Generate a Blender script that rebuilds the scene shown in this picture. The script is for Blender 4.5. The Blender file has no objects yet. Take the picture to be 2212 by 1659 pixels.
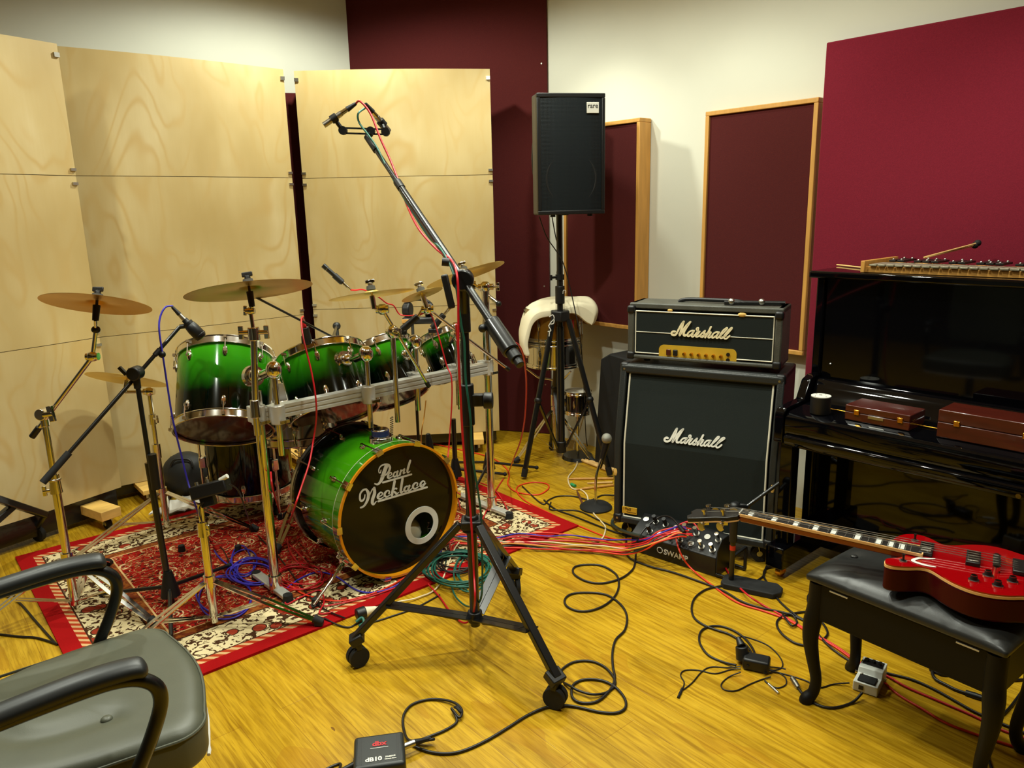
import bpy, math, random
from mathutils import Vector as V, Matrix
import colorsys
random.seed(7)
R=math.radians; PI=math.pi
sc=bpy.context.scene; COL=sc.collection
# ---------------------------------------------------------------- camera
F=1640.; PITCH=math.atan(377/F); ROLL=math.atan(.023); CH=1.52
def ray(px,py):
    u=px-1106;v=829.5-py;a=u*math.cos(ROLL)+v*math.sin(ROLL);b=-u*math.sin(ROLL)+v*math.cos(ROLL)
    return V((a,b*math.sin(PITCH)+F*math.cos(PITCH),b*math.cos(PITCH)-F*math.sin(PITCH)))
def Z(px,py,h=0.):
    d=ray(px,py);t=(h-CH)/d.z;return V((d.x*t,d.y*t,h))
def Y(px,py,yy):
    d=ray(px,py);t=yy/d.y;return V((d.x*t,yy,CH+d.z*t))
def PL(px,py,p0,n):
    d=ray(px,py);o=V((0,0,CH));t=(V(p0)-o).dot(n)/d.dot(n);return o+d*t
cam=bpy.data.cameras.new('camera');co=bpy.data.objects.new('camera',cam);COL.objects.link(co)
cam.sensor_fit='HORIZONTAL';cam.sensor_width=36;cam.lens=36*F/2212;cam.clip_start=.05
U_=V((0,math.sin(PITCH),math.cos(PITCH)));R_=V((1,0,0));F_=V((0,math.cos(PITCH),-math.sin(PITCH)))
xc=R_*math.cos(ROLL)-U_*math.sin(ROLL);yc=R_*math.sin(ROLL)+U_*math.cos(ROLL);zc=-F_
m=Matrix((xc,yc,zc)).transposed().to_4x4();m.translation=V((0,0,CH));co.matrix_world=m
sc.camera=co
# ---------------------------------------------------------------- materials
def lin(c):
    def f(x):
        x/=255.;return x/12.92 if x<=.04045 else ((x+.055)/1.055)**2.4
    return (f(c[0]),f(c[1]),f(c[2]),1)
def mat(name,c,rough=.5,metal=0,coat=0,spec=.5,bump=0,bscale=200,var=0,vscale=3,sheen=0,stretch=None):
    m=bpy.data.materials.new(name);m.use_nodes=True;nt=m.node_tree;N=nt.nodes;K=nt.links
    b=N['Principled BSDF'];b.inputs['Base Color'].default_value=lin(c);b.inputs['Roughness'].default_value=rough
    b.inputs['Metallic'].default_value=metal;b.inputs['Coat Weight'].default_value=coat;b.inputs['Coat Roughness'].default_value=.06
    b.inputs['Specular IOR Level'].default_value=spec;b.inputs['Sheen Weight'].default_value=sheen
    tc=N.new('ShaderNodeTexCoord');mp=N.new('ShaderNodeMapping');K.new(tc.outputs['Object'],mp.inputs[0])
    if stretch: mp.inputs['Scale'].default_value=stretch
    if var:
        n=N.new('ShaderNodeTexNoise');n.inputs['Scale'].default_value=vscale;n.inputs['Detail'].default_value=5
        K.new(mp.outputs[0],n.inputs[0]);r=N.new('ShaderNodeValToRGB');K.new(n.outputs[0],r.inputs[0])
        l=lin(c);r.color_ramp.elements[0].position=.3;r.color_ramp.elements[1].position=.7
        r.color_ramp.elements[0].color=(*[x*(1-var) for x in l[:3]],1);r.color_ramp.elements[1].color=(*[min(1,x*(1+var)) for x in l[:3]],1)
        K.new(r.outputs[0],b.inputs['Base Color'])
    if bump:
        n=N.new('ShaderNodeTexNoise');n.inputs['Scale'].default_value=bscale;n.inputs['Detail'].default_value=3
        K.new(mp.outputs[0],n.inputs[0]);bp=N.new('ShaderNodeBump');bp.inputs['Strength'].default_value=bump;bp.inputs['Distance'].default_value=.002
        K.new(n.outputs[0],bp.inputs['Height']);K.new(bp.outputs[0],b.inputs['Normal'])
    return m
def nodes(name,rough=.5):
    m=bpy.data.materials.new(name);m.use_nodes=True;nt=m.node_tree;b=nt.nodes['Principled BSDF'];b.inputs['Roughness'].default_value=rough
    def N(t,**k):
        n=nt.nodes.new('ShaderNode'+t)
        for a,v in k.items():
            if a in ('operation','blend_type','data_type','feature','noise_dimensions','wave_type','bands_direction','distance','clamp','interpolation_type','wave_profile','use_clamp'): setattr(n,a,v)
            else: n.inputs[a.replace('_',' ')].default_value=v
        return n
    def K(a,b_): nt.links.new(a,b_)
    def M(op,a,b_=None,c=None,clamp=False):
        n=nt.nodes.new('ShaderNodeMath');n.operation=op;n.use_clamp=clamp
        for i,x in enumerate((a,b_,c)):
            if x is None: continue
            if isinstance(x,(int,float)): n.inputs[i].default_value=x
            else: K(x,n.inputs[i])
        return n.outputs[0]
    def mix(f,a,b_):
        n=nt.nodes.new('ShaderNodeMix');n.data_type='RGBA'
        for i,x in ((0,f),(6,a),(7,b_)):
            if isinstance(x,(int,float)): n.inputs[i].default_value=x
            elif isinstance(x,tuple): n.inputs[i].default_value=lin(x) if len(x)==3 else x
            else: K(x,n.inputs[i])
        return n.outputs[2]
    def ramp(f,*st):
        n=nt.nodes.new('ShaderNodeValToRGB');e=n.color_ramp.elements
        while len(e)<len(st): e.new(.5)
        for i,(p,c) in enumerate(st): e[i].position=p;e[i].color=lin(c) if len(c)==3 else c
        K(f,n.inputs[0]);return n.outputs[0]
    def bump(h,s=.3,d=.002):
        n=nt.nodes.new('ShaderNodeBump');n.inputs['Strength'].default_value=s;n.inputs['Distance'].default_value=d;K(h,n.inputs['Height']);K(n.outputs[0],b.inputs['Normal'])
    def coord(scale=(1,1,1),rot=(0,0,0),src='Object',loc=(0,0,0)):
        t=nt.nodes.new('ShaderNodeTexCoord');mp=nt.nodes.new('ShaderNodeMapping');mp.inputs['Scale'].default_value=scale;mp.inputs['Rotation'].default_value=rot;mp.inputs['Location'].default_value=loc
        K(t.outputs[src],mp.inputs[0]);return mp.outputs[0]
    return m,nt,b,N,K,M,mix,ramp,bump,coord
# ---------------------------------------------------------------- geometry
def basis(a):
    a=V(a).normalized();t=V((0,0,1)) if abs(a.z)<.9 else V((1,0,0));x=t.cross(a).normalized();y=a.cross(x);return x,y,a
class G:
    def __init__(s): s.v=[];s.f=[]
    def add(s,vs,fs):
        o=len(s.v);s.v+=[V(p) for p in vs];s.f+=[tuple(i+o for i in f) for f in fs];return s
    def box(s,c,d,M=None):
        c=V(c);h=[x/2 for x in d];p=[V((x*h[0],y*h[1],z*h[2])) for x in(-1,1) for y in(-1,1) for z in(-1,1)]
        if M is not None: p=[M@q for q in p]
        return s.add([c+q for q in p],[(0,1,3,2),(4,6,7,5),(0,4,5,1),(2,3,7,6),(0,2,6,4),(1,5,7,3)])
    def box2(s,a,b): a=V(a);b=V(b);return s.box((a+b)/2,[abs(x) for x in (b-a)])
    def beam(s,a,b,w,h,up=(0,0,1)):
        a=V(a);b=V(b);z=(b-a).normalized();x=V(up).cross(z)
        if x.length<1e-4: x=V((1,0,0))
        x.normalize();y=z.cross(x);w/=2;h/=2
        p=[q+x*i*w+y*j*h for q in(a,b) for i,j in((-1,-1),(1,-1),(1,1),(-1,1))]
        return s.add(p,[(3,2,1,0),(4,5,6,7),(0,1,5,4),(1,2,6,5),(2,3,7,6),(3,0,4,7)])
    def cyl(s,a,b,r,r2=None,n=14):
        a=V(a);b=V(b);r2=r if r2 is None else r2;x,y,z=basis(b-a);vs=[];fs=[]
        for c,q in((a,r),(b,r2)): vs+=[c+q*(math.cos(2*PI*i/n)*x+math.sin(2*PI*i/n)*y) for i in range(n)]
        for i in range(n): j=(i+1)%n;fs.append((i,j,n+j,n+i))
        fs+=[tuple(range(n))[::-1],tuple(range(n,2*n))];return s.add(vs,fs)
    def tube(s,pts,r,n=8,closed=False,rr=None):
        pts=[V(p) for p in pts];m=len(pts);vs=[];fs=[]
        t0=(pts[1]-pts[0]).normalized();x,y,_=basis(t0)
        for k in range(m):
            a=pts[k-1] if (k>0 or closed) else pts[0];b=pts[(k+1)%m] if (k<m-1 or closed) else pts[-1]
            t=(b-a)
            if t.length<1e-9: t=t0
            t.normalize();x=(x-t*x.dot(t))
            if x.length<1e-6: x=basis(t)[0]
            x.normalize();y=t.cross(x);q=rr[k] if rr else r
            vs+=[pts[k]+q*(math.cos(2*PI*i/n)*x+math.sin(2*PI*i/n)*y) for i in range(n)]
        for k in range(m if closed else m-1):
            for i in range(n):
                j=(i+1)%n;k2=(k+1)%m;fs.append((k*n+i,k*n+j,k2*n+j,k2*n+i))
        if not closed: fs+=[tuple(range(n))[::-1],tuple(range((m-1)*n,m*n))]
        return s.add(vs,fs)
    def lathe(s,prof,o=(0,0,0),ax=(0,0,1),n=32,cap=True):
        o=V(o);x,y,z=basis(ax);vs=[];fs=[];m=len(prof)
        for r,h in prof: vs+=[o+z*h+r*(math.cos(2*PI*i/n)*x+math.sin(2*PI*i/n)*y) for i in range(n)]
        for k in range(m-1):
            for i in range(n): j=(i+1)%n;fs.append((k*n+i,k*n+j,(k+1)*n+j,(k+1)*n+i))
        if cap: fs+=[tuple(range(n))[::-1],tuple(range((m-1)*n,m*n))]
        return s.add(vs,fs)
    def ring(s,r0,r1,h0,h1,o=(0,0,0),ax=(0,0,1),n=40):
        o=V(o);x,y,z=basis(ax);vs=[];fs=[];pr=[(r0,h0),(r1,h0),(r1,h1),(r0,h1)]
        for r,h in pr: vs+=[o+z*h+r*(math.cos(2*PI*i/n)*x+math.sin(2*PI*i/n)*y) for i in range(n)]
        for k in range(4):
            for i in range(n): j=(i+1)%n;l=(k+1)%4;fs.append((k*n+i,k*n+j,l*n+j,l*n+i))
        return s.add(vs,fs)
    def torus(s,c,ax,R0,r,n=32,m=8):
        c=V(c);x,y,z=basis(ax);return s.tube([c+R0*(math.cos(2*PI*i/n)*x+math.sin(2*PI*i/n)*y) for i in range(n)],r,m,True)
    def sph(s,c,r,sx=1,sy=1,sz=1,n=14,M=None):
        c=V(c);vs=[];fs=[];m=n//2+1
        for k in range(1,m):
            a=PI*k/m
            for i in range(n):
                b=2*PI*i/n;p=V((r*sx*math.sin(a)*math.cos(b),r*sy*math.sin(a)*math.sin(b),r*sz*math.cos(a)));vs.append(c+(M@p if M else p))
        for k in range(m-2):
            for i in range(n): j=(i+1)%n;fs.append((k*n+i,(k+1)*n+i,(k+1)*n+j,k*n+j))
        fs+=[tuple(range(n)),tuple(range((m-2)*n,(m-1)*n))[::-1]];return s.add(vs,fs)
    def prism(s,pts,h,o=(0,0,0),x=(1,0,0),y=(0,1,0)):
        o=V(o);x=V(x);y=V(y);z=x.cross(y).normalized();n=len(pts)
        vs=[o+x*a+y*b for a,b in pts]+[o+x*a+y*b+z*h for a,b in pts]
        return s.add(vs,[tuple(range(n))[::-1],tuple(range(n,2*n))]+[(i,(i+1)%n,n+(i+1)%n,n+i) for i in range(n)])
    def stroke(s,pts,ws,nrm,h=.002,sub=6):
        """flat raised ribbon along 3-D points lying in a plane"""
        if isinstance(ws,(int,float)): ws=[ws]*len(pts)
        pts=[V(p) for p in pts];nrm=V(nrm).normalized()
        P=[];W=[]
        for i in range(len(pts)-1):
            a=pts[max(i-1,0)];b=pts[i];c=pts[i+1];d=pts[min(i+2,len(pts)-1)]
            for k in range(sub):
                t=k/sub;P.append(cr(a,b,c,d,t));W.append(ws[i]*(1-t)+ws[i+1]*t)
        P.append(pts[-1]);W.append(ws[-1])
        L_=[];R2=[]
        for i,p in enumerate(P):
            t=(P[min(i+1,len(P)-1)]-P[max(i-1,0)]);t.normalize();q=nrm.cross(t);L_.append(p+q*W[i]/2);R2.append(p-q*W[i]/2)
        n=len(P);vs=L_+R2+[q+nrm*h for q in L_]+[q+nrm*h for q in R2];fs=[]
        for i in range(n-1):
            fs+=[(2*n+i,3*n+i,3*n+i+1,2*n+i+1),(i,2*n+i,2*n+i+1,i+1),(n+i+1,3*n+i+1,3*n+i,n+i)]
        fs+=[(0,n,3*n,2*n),(n-1,3*n-1,4*n-1,2*n-1)[::-1]]
        s.add(vs,fs)
        for p,w in ((P[0],W[0]),(P[-1],W[-1])): s.cyl(p,p+nrm*h*.98,w/2,n=10)
        return s
    def text(s,body,size,o,x,y,h=.0015,bold=0):
        cu=bpy.data.curves.new('t','FONT');cu.body=body;cu.size=size;cu.extrude=h/2;cu.align_x='CENTER';cu.align_y='CENTER';cu.offset=bold;cu.resolution_u=3
        ob=bpy.data.objects.new('t',cu);me=bpy.data.meshes.new_from_object(ob);o=V(o);x=V(x).normalized();y=V(y).normalized();z=x.cross(y)
        s.add([o+x*v.co.x+y*v.co.y+z*(v.co.z+h/2) for v in me.vertices],[tuple(p.vertices) for p in me.polygons])
        bpy.data.objects.remove(ob);bpy.data.curves.remove(cu);bpy.data.meshes.remove(me);return s
def cr(a,b,c,d,t):
    return .5*((2*b)+(c-a)*t+(2*a-5*b+4*c-d)*t*t+(3*b-a-3*c+d)*t*t*t)
def smooth(pts,sub=6,closed=False):
    pts=[V(p) for p in pts];n=len(pts);o=[]
    for i in range(n if closed else n-1):
        g=(lambda k:pts[k%n]) if closed else (lambda k:pts[min(max(k,0),n-1)])
        for k in range(sub): o.append(cr(g(i-1),g(i),g(i+1),g(i+2),k/sub))
    if not closed: o.append(pts[-1])
    return o
def mesh_obj(name,g,material,M=None,ang=47,flat=False):
    me=bpy.data.meshes.new(name);Mi=M.inverted() if M is not None else None
    me.from_pydata([tuple(Mi@p) if Mi is not None else tuple(p) for p in g.v],[],g.f);me.validate(verbose=False)
    me.materials.append(material)
    if not flat:
        for p in me.polygons: p.use_smooth=True
        me.set_sharp_from_angle(angle=R(ang))
    o=bpy.data.objects.new(name,me);COL.objects.link(o);return o
def props(o,label,cat,group=None):
    o['label']=label;o['category']=cat
    if group:o['group']=group
class T:
    """a thing: an Empty at its base with its parts as children; world=True geometry is given in world space"""
    def __init__(s,name,label,cat,loc=(0,0,0),rz=0,group=None,M=None):
        o=bpy.data.objects.new(name,None);COL.objects.link(o);o.empty_display_size=.05
        s.M=M if M is not None else Matrix.Translation(V(loc))@Matrix.Rotation(rz,4,'Z')
        o.matrix_world=s.M;props(o,label,cat,group);s.o=o
    def p(s,name,g,m,world=False,parent=None,bev=0,label=None,ang=47,sub=0,flat=False,seg=2):
        o=mesh_obj(name,g,m,s.M if world else None,ang,flat);o.parent=parent or s.o
        if bev:
            b=o.modifiers.new('bevel','BEVEL');b.width=bev;b.segments=seg;b.limit_method='ANGLE';b.angle_limit=R(40)
        if sub:
            b=o.modifiers.new('sub','SUBSURF');b.levels=sub;b.render_levels=sub
        if label:o['label']=label
        return o
def single(name,label,cat,g,m,group=None,bev=0,ang=47,loc=None):
    if loc is None:
        mn=V((min(p.x for p in g.v),min(p.y for p in g.v),min(p.z for p in g.v)));mx=V((max(p.x for p in g.v),max(p.y for p in g.v),0));loc=((mn.x+mx.x)/2,(mn.y+mx.y)/2,mn.z)
    M=Matrix.Translation(V(loc));o=mesh_obj(name,g,m,M,ang);o.matrix_world=M;props(o,label,cat,group)
    if bev:
        b=o.modifiers.new('bevel','BEVEL');b.width=bev;b.segments=2;b.limit_method='ANGLE';b.angle_limit=R(40)
    return o
def structure(name,g,m):
    o=mesh_obj(name,g,m);o['kind']='structure';return o
CHROME=mat('chrome',(225,222,215),.13,1)
STEEL=mat('dull_steel',(190,188,180),.32,1)
ALU=mat('brushed_aluminium',(208,206,198),.36,.45,bump=.1,bscale=60)
BLKM=mat('black_metal',(16,17,18),.32,.0,coat=.3)
BLKP=mat('black_plastic',(17,17,18),.45)
RUB=mat('black_rubber',(14,14,14),.75)
DARK=mat('dark_foam',(13,10,11),.9)
WHITEP=mat('white_wall_paint',(214,213,197),.75,bump=.06,bscale=90,var=.03,vscale=2)
CEIL=mat('ceiling_paint',(225,215,200),.9)
MAGENTA=mat('crimson_fabric',(122,26,44),.95,bump=.35,bscale=500,var=.09,vscale=260,spec=.2,sheen=.05)
PURPLE=mat('dark_wine_fabric',(80,28,27),.95,bump=.35,bscale=500,var=.1,vscale=300,spec=.2)
WINE=mat('maroon_fabric',(78,27,26),.95,bump=.35,bscale=500,var=.09,vscale=260,spec=.2)
OAK=mat('oak_trim',(205,150,72),.5,var=.12,vscale=5,stretch=(8,8,1))
PINE=mat('pine_timber',(222,180,96),.55,var=.12,vscale=4,stretch=(2,12,12))
PIANO=mat('piano_black_lacquer',(4,4,6),.05,spec=.34)
LEATH=mat('black_leather',(36,37,36),.36,bump=.06,bscale=420)
LEATH2=mat('grey_black_vinyl',(80,82,68),.44,bump=.08,bscale=500,var=.08,vscale=10)
ARMP=mat('black_armrest_plastic',(34,37,38),.42,bump=.03,bscale=600)
GRILL=mat('black_grille_cloth',(28,34,32),.88,bump=.4,bscale=900,spec=.25)
TOLEX=mat('black_tolex',(36,39,38),.42,bump=.5,bscale=260)
TOLEXO=mat('worn_grey_black_tolex',(74,74,66),.5,bump=.5,bscale=260,var=.25,vscale=12)
PIPW=mat('white_piping',(220,215,195),.5)
GOLD=mat('gold_panel',(226,184,58),.35,.35,var=.1,vscale=9)
GOLDK=mat('gold_knob',(225,165,70),.2,1)
CREAM=mat('cream_badge',(245,232,190),.4)
WHITE=mat('white_plastic',(228,226,215),.35)
VINYL=mat('white_vinyl_lettering',(215,218,212),.5)
REDC=mat('red_cable_jacket',(196,22,34),.4)
REDO=mat('orange_red_cable_jacket',(222,52,24),.4)
BLUEC=mat('blue_cable_jacket',(52,44,170),.4)
GREENC=mat('teal_green_cable_jacket',(22,92,76),.45)
BLKC=mat('black_cable_jacket',(22,18,16),.42)
WHTC=mat('cream_cable_jacket',(226,208,168),.45)
YELC=mat('yellow_cable_jacket',(214,150,50),.45)
DGRN=mat('dark_green_cable_jacket',(34,48,42),.45)
REDS=mat('dark_cherry_lacquer',(58,4,9),.3,spec=.15)
REDL=mat('red_lacquer',(150,2,8),.08,coat=1)
MAPLE=mat('maple_binding',(226,176,112),.35)
NECKW=mat('red_brown_neck',(120,40,20),.25,coat=.5)
EBONY=mat('dark_fingerboard',(24,20,18),.4)
PEARL=mat('white_inlay',(225,225,218),.3)
PEDAL=mat('pale_grey_pedal_paint',(214,216,208),.4)
CLOTH=mat('cream_cloth',(232,222,190),.9,bump=.3,bscale=300,var=.04,vscale=5)
PAPERW=mat('white_cloth',(225,222,214),.9,bump=.2,bscale=90)
MAHOG=mat('mahogany_case',(74,24,14),.28,coat=.4,var=.2,vscale=6,stretch=(2,14,14))
BRASS=mat('polished_brass',(230,170,60),.2,1)
BARN=mat('bar_grey_metal',(176,172,150),.4,.6)
CONCR=mat('dark_head_film',(15,15,10),.14,spec=.32)
HEADC=mat('clear_dark_head',(46,18,14),.15,coat=.6)
HEADW=mat('white_coated_head',(225,220,205),.6)
AMBER=mat('amber_hoop_lacquer',(214,136,18),.15,coat=.8)
BLKH=mat('black_hoop_lacquer',(14,13,14),.15,coat=.8)
GSHELL=mat('gold_drum_shell',(150,104,34),.25,.6)
BROWN=mat('brown_leatherette',(66,58,44),.6)
REDB=mat('red_badge',(190,20,28),.4)
BLUEREFL=mat('blue_reflection',(50,60,110),.3,.5)  # blue reflection on the chrome bracket, put into the colour
MESHM=mat('silver_mesh',(170,170,160),.45,.8,bump=1,bscale=700)
CORD=mat('dark_brown_stick',(90,50,30),.5)
STICKW=mat('light_wood_stick',(228,186,118),.45)
GRNP=mat('green_plastic',(40,150,90),.4)
TAPER=mat('red_tape',(190,40,20),.5)
# speaker grille : perforated steel
m,nt,b,N,K,M_,mix,ramp,bump,coord=nodes('perforated_grille',.45);SPGR=m
c=coord((1,1,1));vo=N('TexVoronoi',Scale=150.,Randomness=0.);K(c,vo.inputs[0])
f=M_('LESS_THAN',vo.outputs['Distance'],.33);K(mix(f,(24,32,36),(3,4,5)),b.inputs['Base Color']);b.inputs['Metallic'].default_value=.3;bump(vo.outputs['Distance'],.5,.002)
# floor planks
m,nt,b,N,K,M_,mix,ramp,bump,coord=nodes('golden_timber_planks',.27);FLOOR=m
ANG=R(130.)  # boards run along the right wall
c=coord((1,1,1),(0,0,-ANG));br=N('TexBrick',Scale=1.,Mortar_Size=.0012,Brick_Width=2.1,Row_Height=.13,Bias=0.,Mortar_Smooth=.3)
br.offset=.37;br.inputs['Color1'].default_value=(0,0,0,1);br.inputs['Color2'].default_value=(1,1,1,1);br.inputs['Mortar'].default_value=(.4,.4,.4,1);K(c,br.inputs[0])
def rs(scale):
    mp=nt.nodes.new('ShaderNodeMapping');mp.inputs['Scale'].default_value=scale;K(c,mp.inputs[0]);return mp.outputs[0]
n1=N('TexNoise',Scale=1.6,Detail=8.,Roughness=.62,Distortion=.9);K(rs((1.1,11,1)),n1.inputs[0])
n2=N('TexNoise',Scale=2.,Detail=5.,Distortion=.5);K(rs((3,44,1)),n2.inputs[0])
n3=N('TexNoise',Scale=2.1,Detail=2.);K(rs((1,2.4,1)),n3.inputs[0])
base=mix(br.outputs['Color'],(164,124,16),(190,150,30))
t=ramp(n1.outputs[0],(.33,(112,74,8)),(.5,(182,140,18)),(.68,(208,170,48)))
c4=mix(.55,base,t);g=ramp(n2.outputs[0],(.36,(132,88,10)),(.6,(218,174,44)));c5=mix(.36,c4,g);n5=N('TexNoise',Scale=2.6,Detail=3.,Distortion=.2);K(rs((3.5,150,1)),n5.inputs[0]);c5=mix(M_('MULTIPLY',M_('GREATER_THAN',n5.outputs[0],.63),.4),c5,(116,74,10))
k=M_('MULTIPLY',M_('GREATER_THAN',n3.outputs[0],.63),.35);c5=mix(k,c5,(160,106,14))
vk=N('TexVoronoi',Scale=3.4);K(rs((.45,1.6,1)),vk.inputs[0]);kn=M_('LESS_THAN',M_('ADD',vk.outputs['Distance'],M_('MULTIPLY',n2.outputs[0],.05)),.055);c5=mix(M_('MULTIPLY',kn,.8),c5,(96,52,14))
c5=mix(M_('MULTIPLY',br.outputs['Fac'],.5),c5,(120,72,18));K(c5,b.inputs['Base Color'])
hh=M_('ADD',M_('MULTIPLY',n2.outputs[0],.15),M_('MULTIPLY',br.outputs['Fac'],-.8));bump(hh,.22,.001)
b.inputs['Coat Weight'].default_value=.08;b.inputs['Coat Roughness'].default_value=.2;b.inputs['Specular IOR Level'].default_value=.38
# plywood
m,nt,b,N,K,M_,mix,ramp,bump,coord=nodes('pine_plywood',.5);PLY=m
oi=nt.nodes.new('ShaderNodeObjectInfo');t=nt.nodes.new('ShaderNodeTexCoord');va=nt.nodes.new('ShaderNodeVectorMath');va.operation='ADD'
cb=nt.nodes.new('ShaderNodeCombineXYZ');K(M_('MULTIPLY',oi.outputs['Random'],37.),cb.inputs[0]);K(M_('MULTIPLY',oi.outputs['Random'],11.),cb.inputs[2])
K(t.outputs['Object'],va.inputs[0]);K(cb.outputs[0],va.inputs[1])
mp=nt.nodes.new('ShaderNodeMapping');mp.inputs['Scale'].default_value=(1.7,1.7,.75);K(va.outputs[0],mp.inputs[0])
n1=N('TexNoise',Scale=1.5,Detail=2.5,Roughness=.45,Distortion=.55);K(mp.outputs[0],n1.inputs[0])
s_=M_('SINE',M_('MULTIPLY',n1.outputs[0],70.));band=M_('POWER',M_('MULTIPLY_ADD',s_,.5,.5),5.)
n2=N('TexNoise',Scale=2.2,Detail=3.);K(mp.outputs[0],n2.inputs[0])
col=ramp(n2.outputs[0],(.3,(188,164,108)),(.55,(201,180,128)),(.75,(213,196,150)))
amt=M_('MULTIPLY',band,M_('MULTIPLY',ramp(n2.outputs[0],(.35,(0,0,0)),(.62,(255,255,255))),.5))
col=mix(amt,col,(188,150,78))
mp2=nt.nodes.new('ShaderNodeMapping');mp2.inputs['Scale'].default_value=(60,60,3);K(va.outputs[0],mp2.inputs[0]);n4=N('TexNoise',Scale=1.5,Detail=4.);K(mp2.outputs[0],n4.inputs[0])
col=mix(M_('MULTIPLY',n4.outputs[0],.22),col,(188,154,88));K(col,b.inputs['Base Color']);bump(n4.outputs[0],.08,.001)
# green burst lacquer, bright at the head end fading to black at the far edge (object z)
def burst(name,z0,z1,g0=(28,130,20),g1=(8,70,14)):
    m,nt,b,N,K,M_,mix,ramp,bump,coord=nodes(name,.1)
    t=nt.nodes.new('ShaderNodeTexCoord');sp=nt.nodes.new('ShaderNodeSeparateXYZ');K(t.outputs['Object'],sp.inputs[0])
    mr=nt.nodes.new('ShaderNodeMapRange');mr.inputs[1].default_value=z0;mr.inputs[2].default_value=z1;K(sp.outputs[2],mr.inputs[0])
    n=N('TexNoise',Scale=5.,Detail=4.,Distortion=1.5);K(coord((1,1,.6)),n.inputs[0])
    f=M_('ADD',mr.outputs[0],M_('MULTIPLY_ADD',n.outputs[0],.24,-.12))
    c=ramp(f,(.0,(2,4,3)),(.33,(3,14,5)),(.62,g1),(1.,g0));K(c,b.inputs['Base Color']);b.inputs['Coat Weight'].default_value=.3;b.inputs['Coat Roughness'].default_value=.04;b.inputs['Specular IOR Level'].default_value=.25
    return m
# cymbal bronze
def bronze(name,c1,c2,ro=.26):
    m,nt,b,N,K,M_,mix,ramp,bump,coord=nodes(name,ro)
    t=nt.nodes.new('ShaderNodeTexCoord');sp=nt.nodes.new('ShaderNodeSeparateXYZ');K(t.outputs['Object'],sp.inputs[0])
    r=M_('SQRT',M_('ADD',M_('MULTIPLY',sp.outputs[0],sp.outputs[0]),M_('MULTIPLY',sp.outputs[1],sp.outputs[1])))
    s1=M_('SINE',M_('MULTIPLY',r,2600.));n=N('TexNoise',Scale=7.,Detail=3.);K(coord(),n.inputs[0])
    K(mix(n.outputs[0],c1,c2),b.inputs['Base Color']);b.inputs['Metallic'].default_value=1;bump(s1,.12,.0006);return m
BRONZE=bronze('dark_bronze',(196,136,34),(226,176,64),.3);BRONZEL=bronze('bright_bronze',(244,208,100),(255,234,150),.38)
# rug
HX,HY=1.07,.765
m,nt,b,N,K,M_,mix,ramp,bump,coord=nodes('red_persian_rug',.95);RUG=m
t=nt.nodes.new('ShaderNodeTexCoord');sp=nt.nodes.new('ShaderNodeSeparateXYZ');K(t.outputs['Object'],sp.inputs[0])
ax=M_('ABSOLUTE',sp.outputs[0]);ay=M_('ABSOLUTE',sp.outputs[1]);d=M_('MINIMUM',M_('SUBTRACT',HX,ax),M_('SUBTRACT',HY,ay))
co1=t.outputs['Object']
na=N('TexNoise',Scale=10.,Detail=2.,Distortion=2.6);K(co1,na.inputs[0])
nb=N('TexNoise',Scale=27.,Detail=3.,Distortion=1.8);K(co1,nb.inputs[0])
va_=N('TexVoronoi',Scale=6.5);K(co1,va_.inputs[0]);vb=N('TexVoronoi',Scale=11.,feature='F1');K(co1,vb.inputs[0])
def band_(x,a,b2): return M_('MULTIPLY',M_('GREATER_THAN',x,a),M_('LESS_THAN',x,b2))
# field: red with vines, rosettes
petal=M_('SINE',M_('MULTIPLY',va_.outputs['Distance'],58.))
ros=M_('MULTIPLY',M_('LESS_THAN',va_.outputs['Distance'],.30),M_('GREATER_THAN',petal,.35))
vine=band_(na.outputs[0],.485,.512);dkv=band_(nb.outputs[0],.56,.64);tan=band_(nb.outputs[0],.33,.40)
fld=mix(dkv,(158,20,16),(54,30,18));fld=mix(tan,fld,(134,74,34));fld=mix(vine,fld,(214,170,116));fld=mix(M_('MULTIPLY',ros,M_('GREATER_THAN',nb.outputs[0],.45)),fld,(222,196,148))
# border: cream with dark leaves and red flowers
lf=M_('GREATER_THAN',nb.outputs[0],.535);fl=M_('MULTIPLY',M_('LESS_THAN',vb.outputs['Distance'],.26),M_('GREATER_THAN',na.outputs[0],.42));
brd=mix(lf,(224,206,160),(70,44,26));brd=mix(fl,brd,(150,54,34));brd=mix(band_(vb.outputs['Distance'],.26,.31),brd,(60,38,22))
gu=mix(M_('GREATER_THAN',M_('SINE',M_('MULTIPLY',M_('ADD',sp.outputs[0],sp.outputs[1]),150.)),.1),(176,60,30),(214,172,120))
br2=mix(M_('GREATER_THAN',nb.outputs[0],.5),(150,84,34),(120,54,28))
c=mix(M_('GREATER_THAN',d,.062),(160,14,16),gu);c=mix(M_('GREATER_THAN',d,.092),c,(70,40,26));c=mix(M_('GREATER_THAN',d,.098),c,brd)
c=mix(M_('GREATER_THAN',d,.275),c,(60,36,22));c=mix(M_('GREATER_THAN',d,.282),c,br2);c=mix(M_('GREATER_THAN',d,.325),c,(216,176,120));c=mix(M_('GREATER_THAN',d,.332),c,fld)
K(c,b.inputs['Base Color']);pn=N('TexNoise',Scale=420.,Detail=2.);K(co1,pn.inputs[0]);bump(pn.outputs[0],.5,.004);b.inputs['Specular IOR Level'].default_value=.1
RM=Matrix.Rotation(R(40),4,'Z')
def rb(a,b):
    g=G();g.box2(a,b);g.v=[RM@p for p in g.v];return g
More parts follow.
